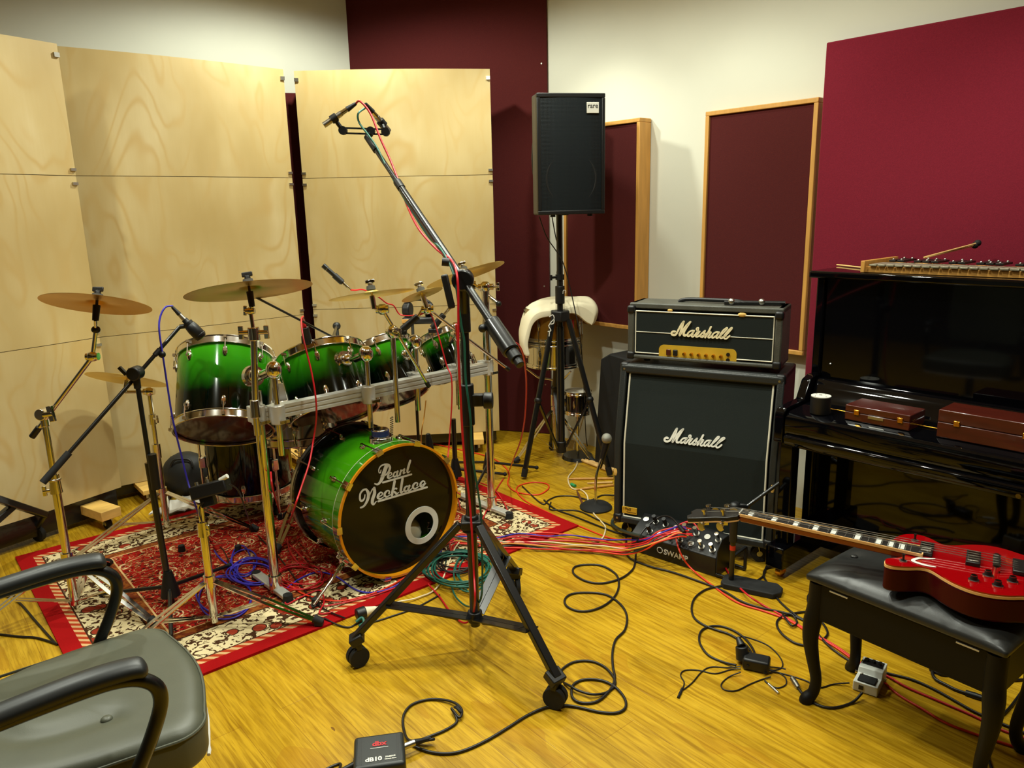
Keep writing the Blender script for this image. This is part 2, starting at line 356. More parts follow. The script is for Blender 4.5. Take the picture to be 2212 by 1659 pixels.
DKW=mat('dark_unseen_wall',(74,70,66),.9);UW=3.45;VW=4.86;U0=-2.7;V0=-2.3;HT=3.0  # unseen walls given a dark colour to cut fill light and reflections
structure('floor',rb((U0-.1,V0-.1,-.1),(UW+.1,VW+.1,0)),FLOOR)
structure('ceiling',rb((U0-.1,V0-.1,HT),(UW+.1,VW+.1,HT+.1)),CEIL)
structure('wall_right',rb((UW,V0-.1,0),(UW+.12,VW+.1,HT)),WHITEP)
structure('wall_left',rb((U0-.1,VW,0),(UW,VW+.12,HT)),WHITEP)
structure('wall_front',rb((U0-.1,V0-.12,0),(UW,V0,HT)),DKW)
structure('wall_near',rb((U0-.12,V0,0),(U0,VW,HT)),DKW)
# diagonal corner wall behind the wine-coloured panel
PA=V((.262,5.035,0));PB=V((-1.045,5.47,0));pd=(PB-PA).normalized();pn=V((pd.y,-pd.x,0))
if pn.y>0: pn=-pn
g=G();g.prism([(p.x,p.y) for p in (PA-pn*.075,PB-pn*.075,PB-pn*.16,PA-pn*.16)],HT);structure('wall_back',g,WHITEP)
t=T('sound_absorber','tall dark wine fabric panel across the room corner behind the plywood screens','acoustic panel',(PA+PB)/2)
g=G();g.prism([(p.x,p.y) for p in (PA,PB,PB-pn*.07,PA-pn*.07)],HT-.02,(0,0,.005));t.p('fabric_cover',g,PURPLE,True)
for zz in (.35,1.02,1.72,2.4):
    g=G();p=PA+pd*.035+V((0,0,zz));g.cyl(p-pn*.002,p+pn*.0015,.005,n=10);t.p('panel_pin',g,STEEL,True)
# panels hung on the right wall: local x along wall (far-left -> near-right)
RW0=V((.29,5.02,0));ra=R(-50);rdir=V((math.cos(ra),math.sin(ra),0));rn=V((-.766,-.643,0))
def wallpt(px,py,off=0):
    return PL(px,py,RW0+rn*off,rn)
def wx(p): return (p-RW0).dot(rdir)
def framed(x0,x1,z0,z1,dep,label,fw=.022):
    t=T('framed_sound_absorber',label,'acoustic panel',RW0+rdir*x0+V((0,0,z0)),ra)
    w=x1-x0;h=z1-z0
    g=G();g.box2((fw,-dep+.012,fw),(w-fw,-.004,h-fw));t.p('fabric_cover',g,WINE)
    for a,b2 in(((0,-dep,0),(w,-.003,fw)),((0,-dep,h-fw),(w,-.003,h)),((0,-dep,fw),(fw,-.003,h-fw)),((w-fw,-dep,fw),(w,-.003,h-fw))):
        g=G();g.box2(a,b2);t.p('frame_rail',g,OAK,bev=.003)
    return t
# panel pixel corners converted on a plane standing off the wall
D1,D2=.10,.05
a=wallpt(1222,470,D1);b_=wallpt(1382,262,D1);c_=wallpt(1349,711,D1)
framed(wx(a)-.02,wx(b_),c_.z,b_.z+.02,D1,'deep oak-framed maroon wall panel behind the loudspeaker on its stand')
a=wallpt(1524,240,D2);b_=wallpt(1764,215,D2);c_=wallpt(1740,770,D2)
framed(wx(a),wx(b_)+.01,c_.z,b_.z+.01,D2,'thin oak-framed maroon wall panel above the amplifier head')
p=wallpt(1785,92,.06);x0=wx(p);t=T('sound_absorber','large bright crimson fabric wall panel behind the black piano','acoustic panel',RW0+rdir*x0+V((0,0,.35)),ra)
g=G();g.box2((0,-.06,0),(1.9,-.003,p.z-.35));t.p('fabric_cover',g,MAGENTA,bev=.006)
# ---------------------------------------------------------------- plywood screens
def caster(t,p,r=.03,m=RUB,name='caster',world=True,fork=STEEL,dirv=(1,0,0)):
    p=V(p);d=V(dirv).normalized();g=G();ax=V((-d.y,d.x,0))
    g.cyl(p-ax*.011+V((0,0,-.0)),p+ax*.011,r,n=20);
    w=t.p(name,g,m,world)
    g=G();g.cyl(p-ax*.0125,p+ax*.0125,r*.35,n=10)
    for s in(-1,1): g.beam(p+ax*.014*s,p+ax*.014*s+V((0,0,r*1.25))-d*r*.3,.003,r*.9,up=ax)
    g.box(p+V((0,0,r*1.25))-d*r*.3,(.04,.04,.005));g.cyl(p+V((0,0,r*1.25))-d*r*.3,p+V((0,0,r*1.6))-d*r*.3,.008)
    t.p('caster_fork',g,fork,world,parent=w);return w
def screen(A,az,w,ztop,seams,label,bow=.03,z0=.115,side=-1,dp=.11):
    """A = bottom corner seen in the photo; side -1: A is the right-hand corner"""
    a=R(90-az);d=V((math.cos(a),math.sin(a),0));n=V((d.y,-d.x,0))
    if n.y>0:n=-n
    if side<0: L0=V((A[0],A[1],0))-d*w
    else: L0=V((A[0],A[1],0))
    rz=math.atan2(d.y,d.x);t=T('plywood_screen',label,'acoustic screen',L0,rz)
    zs=[z0]+seams+[ztop];N_=16;sheets=[]
    for k in range(len(zs)-1):
        g=G();vs=[];za=zs[k]+(.003 if k else 0);zb=zs[k+1]
        for yy in(0,.012):
            for zz in(za,zb):
                for i in range(N_+1): f=i/N_;tw=bow*(.6+.4*(zz/ztop));vs.append((f*w,-4*tw*f*(1-f)+yy,zz))
        m_=N_+1;fs=[]
        for i in range(N_):
            fs+=[(i,i+1,m_+i+1,m_+i),(2*m_+i+1,2*m_+i,3*m_+i,3*m_+i+1),(m_+i,m_+i+1,3*m_+i+1,3*m_+i),(i+1,i,2*m_+i,2*m_+i+1)]
        fs+=[(0,m_,3*m_,2*m_),(N_,2*m_+N_,3*m_+N_,m_+N_)]
        g.add(vs,fs);sheets.append(t.p('plywood_sheet',g,PLY))
    g=G();g.box2((.012,.014,z0+.005),(w-.012,dp,ztop-.02));t.p('foam_core',g,DARK)
    for k,zz in enumerate(seams):
        for s in(0,1):
            for dz in(-.035,.03):
                g=G();x=w-.012 if s else .012;g.box((x,-.006,zz+dz),(.024,.012,.013));g.box((x+(.012 if s else -.012),.006,zz+dz),(.004,.03,.013));t.p('sheet_clip',g,STEEL)
    for x in((.012,w-.012)):
        g=G();g.box((x,-.006,ztop-.05),(.024,.012,.02));t.p('sheet_clip',g,STEEL)
    g=G();g.box2((.02,.02,.03),(w-.02,.10,z0+.004));t.p('base_rail_and_shade',g,BLKM)  # black rail box also stands in for the shadow band below the sheets
    for x in((.16,w-.16) if w>.7 else (w-.16,)):
        g=G();g.box2((x-.05,-.17,.062),(x+.05,.28,min(z0-.003,.11)));b=t.p('base_timber',g,PINE,bev=.002)
        for yy in(-.12,.22): caster(t,(x,yy,.026),.026,RUB,world=False,dirv=(0,1,0))
    return t
screen((-2.117*.975,3.873*.975),33,.62,2.312,[.94,1.722],'left-most plywood screen, overlapping the one beside it and cut by the photo edge',bow=.012,dp=.035,z0=.145)
g3=Z(1079,930,.10)
screen((-1.262*1.014,4.62*1.014),50,1.19,2.337,[.914,1.731],'wide plywood screen with swirling grain behind the two large cymbals',bow=.035,z0=.09)
screen((g3.x,g3.y),86,1.145,2.336,[.937,1.728],'right-hand plywood screen standing before the dark wine panel',bow=.035,z0=.10)
q0=Y(590,300,4.86);q1=Y(672,300,4.93)
t=T('acoustic_screen','narrow dark maroon screen glimpsed in the gap between two plywood screens','acoustic screen',(q0.x,q0.y,0),math.atan2(q1.y-q0.y,q1.x-q0.x))
g=G();g.box2((0,0,.06),(.24,.05,2.24));t.p('fabric_cover',g,PURPLE)
for x in(.03,.2):
    g=G();g.box2((x-.02,-.06,0),(x+.02,.11,.06));t.p('foot',g,BLKM)
# ---------------------------------------------------------------- rug
e1=Z(445,1458);e2=Z(1250,1138)
nd=(e2-e1).normalized();cd=V((-nd.y,nd.x,0));rc=e2-nd*HX+cd*HY
g=G();nx,ny=80,60
vs=[];fs=[]
def wob(x,y): return .002*math.sin(x*9)*math.sin(y*7)
for zz in(0,1):
    for j in range(ny+1):
        for i in range(nx+1):
            x=-HX+2*HX*i/nx;y=-HY+2*HY*j/ny;vs.append((x,y,.0095+wob(x,y)*.6 if zz else .0005))
s_=(nx+1);tt=s_*(ny+1)
for j in range(ny):
    for i in range(nx):
        a=j*s_+i;fs.append((tt+a,tt+a+1,tt+a+1+s_,tt+a+s_));fs.append((a,a+s_,a+s_+1,a+1))
for i in range(nx): fs.append((i,i+1,tt+i+1,tt+i));a=ny*s_+i;fs.append((a+1,a,tt+a,tt+a+1))
for j in range(ny): a=j*s_;fs.append((a+s_,a,tt+a,tt+a+s_));a+=nx;fs.append((a,a+s_,tt+a+s_,tt+a))
g.add(vs,fs);o=mesh_obj('rug',g,RUG);o.matrix_world=Matrix.Translation(rc)@Matrix.Rotation(math.atan2(nd.y,nd.x),4,'Z')
props(o,'red and cream patterned rug spread under the green drum kit','rug')
RZ=.011
def axis(az,tl):
    a,t=R(az),R(tl);return V((math.sin(t)*math.cos(a),math.sin(t)*math.sin(a),math.cos(t)))
def frame(o,z,xh=None):
    z=V(z).normalized();x=V(xh) if xh else V((1,0,0));x=(x-z*x.dot(z)).normalized();y=z.cross(x)
    M=Matrix((x,y,z)).transposed().to_4x4();M.translation=V(o);return M
def lugs(t,r,dep,n,a0=0,rod=True,m=CHROME,skip=()):
    for k in range(n):
        if k in skip: continue
        a=a0+2*PI*k/n;c,s=math.cos(a),math.sin(a);o=V((c*r,s*r,0));e=V((c,s,0))
        for sgn,zz in((1,dep-.055),(-1,.055)):
            g=G();g.sph(o+V((0,0,zz)),.02,.55,.62,1.25,10,Matrix.Rotation(a,3,'Z').to_4x4().to_3x3())
            g.cyl(o+e*.006+V((0,0,zz)),o+e*.016+V((0,0,zz)),.008,n=8)
            q=o+e*.014;zt=dep+.004 if sgn>0 else -.004
            g.cyl(q+V((0,0,zz)),q+V((0,0,zt)),.0028,n=6);g.box(q+V((0,0,zt)),(.012,.012,.012))
            t.p('lug',g,m)
def hoop(t,r,z0,z1,m,name='hoop',fl=.006):
    g=G();g.ring(r-.001,r+.004,z0,z1,n=56);zt=z1 if z1>0.05 or abs(z1)>abs(z0) else z0
    g.torus((0,0,z1),(0,0,1),r+.004,.0032,56,6);g.torus((0,0,z0),(0,0,1),r+.004,.0026,56,6);return t.p(name,g,m)
def drum(name,label,top,az,tl,dia,dep,shell,hm=CHROME,nl=8,a0=.2,headT=HEADW,headB=HEADC,group=None,rot=0,mount=None,lm=CHROME,badge=None):
    up=axis(az,tl);o=V(top)-up*dep;M=frame(o,up,(1,0,0))
    t=T(name,label,'drum',M=M,group=group);r=dia/2
    g=G();g.ring(r-.008,r,.0,dep,n=56);t.p('shell',g,shell)
    g=G();g.lathe([(r-.004,dep-.002),(r-.006,dep+.003),(0.0005,dep+.003)],n=48);t.p('top_head',g,headT)
    g=G();g.lathe([(r-.004,.002),(r-.006,-.003),(0.0005,-.003)],n=48);t.p('bottom_head',g,headB)
    hoop(t,r+.004,dep-.018,dep+.014,hm,'top_hoop');hoop(t,r+.004,-.014,.018,hm,'bottom_hoop')
    lugs(t,r,dep,nl,a0,m=lm)
    return t
RACKA=V((-.985,2.848,0));RACKB=V((-.118,3.66,0));RD=(RACKB-RACKA).normalized();RN=V((RD.y,-RD.x,0))
if RN.y>0: RN=-RN
RZB=.766
def rk(px,off=0,z=RZB):
    """point on the rack line seen under image column px"""
    d=ray(px,860);k=d.x/d.y;A=RACKA+RN*off;t=(k*A.y-A.x)/(RD.x-k*RD.y);p=A+RD*t;p.z=z;return p
# ---- bass drum
BN=V((math.cos(R(-50)),math.sin(R(-50)),0));BD=.42;C0=V((-.473,2.962,.308));HD=.022;H0=C0-BN*HD;BR=.279
Mb=frame(C0-BN*BD,BN,(0,0,1))   # local x = world up, z = towards the room
t=T('bass_drum','green lacquered bass drum, black front head lettered in white','drum',M=Mb)
GRNH=mat('green_hoop_lacquer',(48,120,12),.12,coat=.8)
SB=burst('green_burst_bass',.0,.3,(58,134,8),(36,98,8))
g=G();g.ring(BR-.01,BR,.0,BD-HD-.002,n=72);t.p('shell',g,SB)
g=G();g.ring(BR+.000,BR+.0095,BD-.004,BD+.005,n=96);g.ring(BR+.0,BR+.0045,BD-.045,BD-.003,n=96);fh_=t.p('front_hoop',g,AMBER)
g=G();g.ring(BR+.0047,BR+.0098,BD-.047,BD-.0045,n=96);t.p('hoop_outer_face',g,GRNH,parent=fh_,label='green lacquered outer face')
g=G();g.ring(BR+.0047,BR+.0102,BD-.049,BD-.0472,n=96);t.p('hoop_edge_line',g,PIPW,parent=fh_)
g=G();g.ring(BR-.003,BR+.015,-.014,.028,n=72);b=t.p('rear_hoop',g,BLKH,bev=.003)
g=G();g.ring(BR+.0145,BR+.017,-.002,.014,n=72);t.p('hoop_inlay',g,STEEL,parent=b)
g=G();g.lathe([(BR-.004,-.004),(.0005,-.004)],n=48);t.p('rear_head',g,HEADW)
iv=Mb.inverted();hc=PL(911.5,1134.5,H0+BN*.001,BN);hl=iv@hc;hr=.060
g=G();n=64;zf=BD-HD;a_=[((BR-.002)*math.cos(2*PI*i/n),(BR-.002)*math.sin(2*PI*i/n),zf) for i in range(n)]
b_=[(hl.x+hr*math.cos(2*PI*i/n),hl.y+hr*math.sin(2*PI*i/n),zf) for i in range(n)]
g.add(a_+b_+[(x,y,z-.002) for x,y,z in a_+b_],[(i,(i+1)%n,n+(i+1)%n,n+i) for i in range(n)]+[(2*n+(i+1)%n,2*n+i,3*n+i,3*n+(i+1)%n) for i in range(n)]+[(n+i,n+(i+1)%n,3*n+(i+1)%n,3*n+i) for i in range(n)])
fh=t.p('front_head',g,CONCR)
g=G();g.ring(hr-.0015,hr+.024,.0,.003,(hl.x,hl.y,zf),n=64);t.p('port_ring',g,VINYL,parent=fh)
def hp(x,y): return PL(740+x/8.508,960+y/8.508,H0+BN*.001,BN)
def hs(g,pts,ws):
    if isinstance(ws,(int,float)): ws=[ws]*len(pts)
    g.stroke([hp(*p) for p in pts],[w/8.508/1640*3.0*1.08 for w in ws],BN,.0012,5)
g=G()
PN=[([(800,405),(765,500),(725,620),(690,690),(640,735),(590,722)],[75,78,72,52,32,22]),
([(705,470),(692,520),(668,515),(665,460),(700,400),(770,368),(840,378),(868,430),(845,500),(790,560),(730,595),(700,575)],[16,18,18,20,24,30,44,50,40,26,18,10]),
([(835,590),(885,565),(900,530),(872,518),(838,560),(828,600),(858,618),(930,585)],[14,18,22,22,34,38,26,12]),
([(1000,500),(955,515),(932,565),(950,595),(980,575),(1005,505)],[18,28,36,30,20,18]),([(1010,495),(995,560),(1010,580),(1050,560)],[38,40,30,12]),
([(1072,478),(1050,560)],[38,38]),([(1055,540),(1090,485),(1120,465)],[12,18,34]),([(1135,455),(1118,530),(1150,515)],[36,36,12]),
([(1240,300),(1210,400),(1188,485),(1202,518),(1240,488)],[44,50,44,28,12]),
([(410,925),(395,1000),(348,1040),(318,1000),(325,905),(375,840),(432,822)],[16,28,40,38,34,34,32]),
([(432,825),(470,890),(468,980),(425,1085),(375,1145),(330,1160)],[34,60,60,44,34,30]),
([(480,990),(510,900),(550,820),(585,800)],[14,18,24,30]),([(580,802),(585,900),(552,1000),(545,1070),(572,1100),(620,1045)],[50,62,64,58,34,12]),
([(655,962),(712,938),(730,898),(698,880),(655,930),(645,975),(690,1000),(755,962)],[14,20,26,24,44,44,28,12]),
([(852,900),(858,862),(825,848),(780,890),(772,935),(810,962),(885,920)],[32,26,26,44,44,28,12]),
([(955,678),(905,930)],[50,50]),([(928,860),(960,812),(990,812)],[12,24,34]),([(930,855),(972,890),(990,912),(1032,880)],[20,44,32,12]),
([(1100,630),(1068,840),(1080,885),(1122,850)],[50,52,36,12]),
([(1215,770),(1165,775),(1132,825),(1150,862),(1190,838),(1222,770)],[22,30,44,34,22,18]),([(1228,762),(1205,830),(1225,852),(1280,800)],[44,44,30,12]),
([(1368,752),(1376,715),(1342,705),(1300,745),(1292,790),(1330,815),(1402,770)],[32,26,26,44,44,28,12]),
([(1432,758),(1492,730),(1508,690),(1475,672),(1436,715),(1430,762),(1468,778),(1530,712)],[14,20,26,24,42,42,28,12]),
([(740,700),(1262,550)],[34,34]),([(655,1046),(1550,786)],[36,36])]
for p_,w_ in PN: hs(g,p_,w_)
t.p('head_lettering',g,VINYL,True,parent=fh)
for k in range(10):
    a=R(18+36*k);e=V((math.cos(a),math.sin(a),0));o=e*BR
    for s_,zz,ze in((1,BD-.13,BD+.012),(-1,.11,-.014)):
        g=G();g.sph(o+V((0,0,zz)),.017,.7,.7,1.3,10,Matrix.Rotation(a,3,'Z'));q=o+e*.019
        g.cyl(o+V((0,0,zz)),q+V((0,0,zz)),.007,n=8);g.cyl(q+V((0,0,zz)),q+V((0,0,ze)),.0032,n=6)
        pz_=ze-s_*.01;g.box(e*(BR+.008)+V((0,0,ze-s_*.002)),(.018,.03,.006),Matrix.Rotation(a,3,'Z'));g.box(e*(BR+.016)+V((0,0,ze-s_*.018)),(.010,.028,.034),Matrix.Rotation(a,3,'Z'))
        t.p('claw_hook',g,CHROME)
for s_ in(-1,1):   # spurs
    b0=C0-BN*.09+V((BN.y,-BN.x,0))*(s_*.0);side=V((-BN.y,BN.x,0))*s_
    sp0=C0-BN*.10+side*(BR*.78)+V((0,0,-BR*.66));foot=C0-BN*.02+side*(BR+.13);foot.z=RZ+.012
    g=G();g.cyl(sp0,sp0+(foot-sp0)*.25,.012);g.cyl(sp0+(foot-sp0)*.2,foot,.0065);x=t.p('spur',g,CHROME,True)
    g=G();g.cyl(foot,foot-V((0,0,.012)),.011,.004);t.p('rubber_foot',g,RUB,True,parent=x)
    g=G();g.box(sp0,(.05,.045,.05));t.p('spur_bracket',g,CHROME,True,bev=.008)
tb=V((0,0,BR))+C0-BN*.13
g=G();g.cyl(tb-V((0,0,.012)),tb+V((0,0,.018)),.052,.048,24);g.cyl(tb+V((0,0,.018)),tb+V((0,0,.05)),.036,.034,24);x=t.p('mount_bracket',g,CHROME,True,bev=.002)
g=G();g.cyl(tb+V((0,0,.022)),tb+V((0,0,.044)),.0375,.0372,24);t.p('bracket_plate',g,BLUEREFL,True,parent=x)
g=G();g.sph((.16,.0,.12),.16,.9,1.2,.6,18);g.v=[V((p.x-.22,p.y-.02,p.z+.02)) for p in g.v];single_o=None
pl=G();pl.sph(Mb@V((hl.x-.06,hl.y+.05,BD-.15)),.095,1.15,1.0,.85,18)
single('pillow','cream pillow stuffed inside the bass drum, seen through its port hole','pillow',pl,CLOTH)
# ---- rack toms and floor tom
TMS=[burst('green_burst_tom_%d'%k,.02*k,d,(54,150,16),(30,98,10)) for k,d in enumerate((.33,.26,.23,.19))];TM2=burst('green_burst_floor_tom',.08,.62,(20,96,26),(8,60,20))
drum('rack_tom','largest green rack tom, hung at the left end of the silver drum rack',V((-1.245,3.153,.627))+axis(99,34)*.335,99,34,.396,.335,TMS[0],nl=8,a0=.33,headB=HEADC)
drum('rack_tom','second largest green rack tom, a microphone with red cable clipped to its rim',(-.862,3.381,.889),122,31,.376,.27,TMS[1],nl=8,a0=.1)
drum('rack_tom','third green rack tom, in the middle of the rack behind the crossing chrome boom',(-.63,3.614,.873),128,34,.296,.24,TMS[2],nl=6,a0=.5)
drum('rack_tom','smallest green rack tom, nearest the tall black microphone stand',(-.356,3.80,.90),134,30,.222,.2,TMS[3],nl=6,a0=.2)
ft=Z(533,1080,.12);fc=V((-1.375,3.77,.14));t=drum('floor_tom','deep dark green floor tom standing behind the largest rack tom',fc+V((0,0,.40)),0,0,.42,.40,TM2,nl=8,a0=.15)
for k in range(3):
    a=R(200+120*k);e=V((math.cos(a),math.sin(a),0))*.235
    g=G();g.cyl(e+V((0,0,-.115)),e+V((0,0,.34)),.006,n=10);x=t.p('leg',g,CHROME)
    g=G();g.cyl(e+V((0,0,-.128)),e+V((0,0,-.10)),.013,.011);t.p('rubber_foot',g,RUB,parent=x)
    g=G();g.box(e*.96+V((0,0,.16)),(.035,.035,.06),Matrix.Rotation(a,3,'Z'));t.p('leg_bracket',g,CHROME,bev=.006)
sn=Y(648,880,3.47);t=drum('snare_drum','chrome snare drum with white head, mostly hidden behind the second rack tom',sn,110,6,.36,.14,CHROME,nl=8,a0=.1,headB=HEADW)
def tripod(t,c,zh,feet,m,rub=RUB,r=.0075,double=False,zb=.05,pr=.014,strut=True,zfloor=0,dz=.012):
    """feet: ground points; zh hub height"""
    c=V(c)
    for f in feet:
        f=V(f);d=(V((f.x,f.y,0))-V((c.x,c.y,0))).normalized();s_=V((-d.y,d.x,0));hub=V((c.x,c.y,zh))+d*.02;e=V((f.x,f.y,zfloor+dz))
        g=G()
        if double:
            for k in(-1,1):
                md=hub+(e-hub)*.5
                g.beam(hub+s_*.006*k,md+s_*.017*k,.004,.016,up=s_);g.beam(md+s_*.017*k,e+s_*.006*k,.004,.016,up=s_)
        else: g.tube([hub,e],r,8)
        x=t.p('leg',g,m,True)
        if strut:
            g=G();mid=hub+(e-hub)*.48;z_=V((c.x,c.y,zb))+d*.015
            if double:
                for k in(-1,1): g.beam(z_+s_*.006*k,mid+s_*.014*k,.003,.014,up=s_)
            else: g.beam(z_,mid,.016,.004,up=s_)
            t.p('leg_brace',g,m,True,parent=x)
        g=G();g.cyl(e-d*.02+V((0,0,.014)),e+d*.014-V((0,0,.002)),.017,.015,12);g.box(e+V((0,0,-.003)),(.03,.03,.014));t.p('rubber_foot',g,rub,True,parent=x)
    g=G();g.cyl((c.x,c.y,zh-.02),(c.x,c.y,zh+.025),pr+.008);t.p('hub_collar',g,m,True)
def wing(t,p,ax,m=CHROME,s=1,name='wing_nut'):
    p=V(p);ax=V(ax).normalized();x,y,_=basis(ax);g=G();g.cyl(p,p+ax*.028*s,.007*s,n=10)
    g.beam(p+ax*.022*s-y*.02*s,p+ax*.022*s+y*.02*s,.009*s,.014*s,up=ax);return t.p(name,g,m,True,bev=.002)
t=T('snare_stand','chrome snare stand under the snare drum behind the bass drum','stand',(sn.x,sn.y,RZ))
b0=V((sn.x-.01,sn.y-.02,0));g=G();g.cyl(b0+V((0,0,.1)),V((b0.x,b0.y,sn.z-.2)),.012);t.p('pole',g,CHROME,True)
for k in range(3):
    a=R(40+120*k);e=V((math.cos(a),math.sin(a),0));g=G();q=V((b0.x,b0.y,sn.z-.2));g.tube([q,q+e*.10+V((0,0,.015)),q+e*.19+V((0,0,.05))],.006);x=t.p('basket_arm',g,CHROME,True)
tripod(t,b0,.25,[b0+V((math.cos(R(k)),math.sin(R(k)),0))*.24 for k in(250,10,130)],CHROME,double=True,zfloor=RZ)
th=Y(604,848,3.95);t=T('drum_throne','round brown drum stool behind the kit','stool',(th.x,th.y,0))
g=G();g.lathe([(.001,.0),(.15,.0),(.165,.02),(.165,.05),(.14,.075),(.001,.085)],(th.x,th.y,th.z-.055),n=36);t.p('seat',g,BROWN,True)
g=G();g.cyl((th.x,th.y,.08),(th.x,th.y,th.z-.05),.014);t.p('pole',g,CHROME,True)
tripod(t,(th.x,th.y,0),.27,[V((th.x,th.y,0))+V((math.cos(R(k)),math.sin(R(k)),0))*.26 for k in(30,150,270)],CHROME,double=True)
# ---- rack
t=T('drum_rack','silver bar drum rack on chrome posts carrying the rack toms','drum rack',(RACKA+RACKB)/2)
prof=[(-.022,-.024)];
for k in range(3):
    z_=-.024+.016*k;prof+=[(-.022,z_),(-.022,z_+.012),(-.018,z_+.013),(-.018,z_+.0155)]
outl=[(-.022,-.026),(.022,-.026),(.022,.026),(-.022,.026),(-.022,.014),(-.017,.012),(-.017,.008),(-.022,.006),(-.022,-.006),(-.017,-.008),(-.017,-.012),(-.022,-.014)]
a=rk(566);b=rk(1062)
g=G();g.prism([(-x,y) for x,y in outl][::-1],(b-a).length,a,RN,(0,0,1))
if g.v[len(outl)].x<g.v[0].x: g=G();g.prism([(-x,y) for x,y in outl],-(b-a).length,a,RN,(0,0,1))
t.p('cross_bar',g,ALU,True)
lp=V((RACKA.x,RACKA.y,0))+RN*.0;rp=V((RACKB.x,RACKB.y,0))
for nm,q,zt in(('l',lp,.86),('r',rp,1.15)):
    g=G();g.cyl((q.x,q.y,.03),(q.x,q.y,zt),.019,n=20);t.p('post',g,CHROME,True)
def foot(q,a_,b_):
    g=G();g.beam(a_,b_,.04,.018);x=t.p('foot_bar',g,ALU,True,bev=.004)
    for e in(a_,b_): g=G();g.cyl(V((e.x,e.y,RZ)),V((e.x,e.y,.04)),.022,.019);t.p('rubber_foot',g,RUB,True,parent=x)
    g=G();g.cyl((q.x,q.y,.02),(q.x,q.y,.09),.026);t.p('post_socket',g,CHROME,True)
q1=Z(608,1332,.03);foot(lp,V((lp.x,lp.y,.03))+RN*.10,V((lp.x,lp.y,.03))-RN*.18)
foot(rp,V((rp.x,rp.y,.03))+RN*.13,V((rp.x,rp.y,.03))-RN*.36)
def clamp(p,zz=RZB,h=.075,r=.028,m=ALU,arm=True):
    g=G();q=V((p.x,p.y,zz));g.cyl(q-V((0,0,h/2)),q+V((0,0,h/2)),r,n=20);g.beam(q,q-RN*.05,.05,h*.85);x=t.p('clamp',g,m,True,bev=.003)
    g=G();s_=q+RN*r;g.cyl(s_-V((0,0,.02)),s_+RN*.03-V((0,0,.02)),.006,n=8);g.beam(s_+RN*.026-V((0,0,.02))-RD*.018,s_+RN*.026-V((0,0,.02))+RD*.018,.008,.012);t.p('wing_bolt',g,CHROME,True,parent=x)
clamp(lp);clamp(rp)
# tom arms : vertical tubes in clamps behind/in front of the bar, with ball mounts
def tomarm(px,zlo,zhi,mount,off=-.055,m=CHROME):
    p=rk(px,off);g=G();g.cyl((p.x,p.y,zlo),(p.x,p.y,zhi),.0115,n=14);x=t.p('tom_arm',g,m,True)
    q=V((p.x,p.y,zhi));mt=V(mount);g=G();dm=(mt-q).normalized();g.sph(q+V((0,0,.012)),.032,1,.9,1.1,14);g.cyl(q+V((0,0,.012)),q+(mt-q)*.55,.018);g.cyl(q+(mt-q)*.5,mt,.011);g.sph(mt,.03,1,1,1,14);g.cyl(mt+dm*.01,mt+dm*.03,.042,.046,18);t.p('ball_mount',g,CHROME,True,parent=x)
    clamp(p)
tomarm(597,.60,.93,Y(552,812,2.98),off=.05)
tomarm(797,.62,.93,Y(748,778,3.22),off=.04)
tomarm(903,.62,.93,Y(876,768,3.5),off=-.04)
tomarm(990,.60,.96,Y(968,748,3.7),off=-.04)
def cymbal(c,az,tl,r,label,m,bell=.22,group=None,top=True,cat='cymbal',sleeve=True,wn=True):
    up=axis(az,tl);M=frame(c,up);t=T('cymbal',label,cat,M=M,group=group);rb=r*bell;h=r*.045
    prof=[(.006,h+rb*.32),(rb*.45,h+rb*.27),(rb*.8,h+rb*.1),(rb,h),(r*.6,h*.45),(r*.9,h*.05),(r,-h*.12)]
    pr=prof+[(x,z-.0012) for x,z in prof[::-1]]
    g=G();g.lathe(pr+[pr[0]],n=72,cap=False);t.p('plate',g,m,ang=50)
    zb=h+rb*.32
    g=G();g.cyl((0,0,zb),(0,0,zb+.016),.02,.018,16);t.p('felt_washer',g,mat('grey_felt',(70,70,68),.95) if 'grey_felt' not in bpy.data.materials else bpy.data.materials['grey_felt'])
    g=G();g.cyl((0,0,-.045),(0,0,zb+.035),.005,n=8)
    g.cyl((0,0,-.06),(0,0,-.004),.011,.013,12);t.p('cup_sleeve',g,BLKP if m is BRONZE else CHROME)
    if wn:
        g=G();g.cyl((0,0,zb+.016),(0,0,zb+.03),.012,.01,12);g.beam((-.02,0,zb+.034),(.02,0,zb+.034),.008,.018);t.p('wing_nut',g,BLKP if m is BRONZE else CHROME,bev=.003)
    return t,V(c)-up*.06
c1=Y(209,657,2.757);_,e1_=cymbal(c1,83,19.5,.183,'dark bronze crash cymbal on the left-most chrome boom stand',BRONZE)
c2=V((-.965,2.826,1.249));_,e2_=cymbal(c2,122,14,.229,'large dark bronze crash cymbal above the largest rack tom',BRONZE)
c3=V((-.577,3.18,1.186));_,e3_=cymbal(c3,128,11.2,.178,'medium bright bronze cymbal seen edge-on over the middle toms',BRONZEL)
c4=Y(912,636,3.34);_,e4_=cymbal(c4,142,23,.094,'tiny splash cymbal above the black headphones',BRONZEL,bell=.3)
c5=V((-.214,3.72,1.215));_,e5_=cymbal(c5,148,20.3,.199,'bright ride cymbal tilted behind the tall microphone boom',BRONZEL)
c6=V((-1.824,3.52,.775));_,e6_=cymbal(c6,75,24,.178,'low bright cymbal just above the stand behind the boom microphone',BRONZEL,wn=False)
def ball(t,p,r=.02,m=CHROME,name='tilter'):
    g=G();g.sph(p,r,1.1,.9,1,12);g.cyl(V(p)-V((r*1.1,0,0)),V(p)+V((r*1.1,0,0)),r*.7,n=12);return t.p(name,g,m,True)
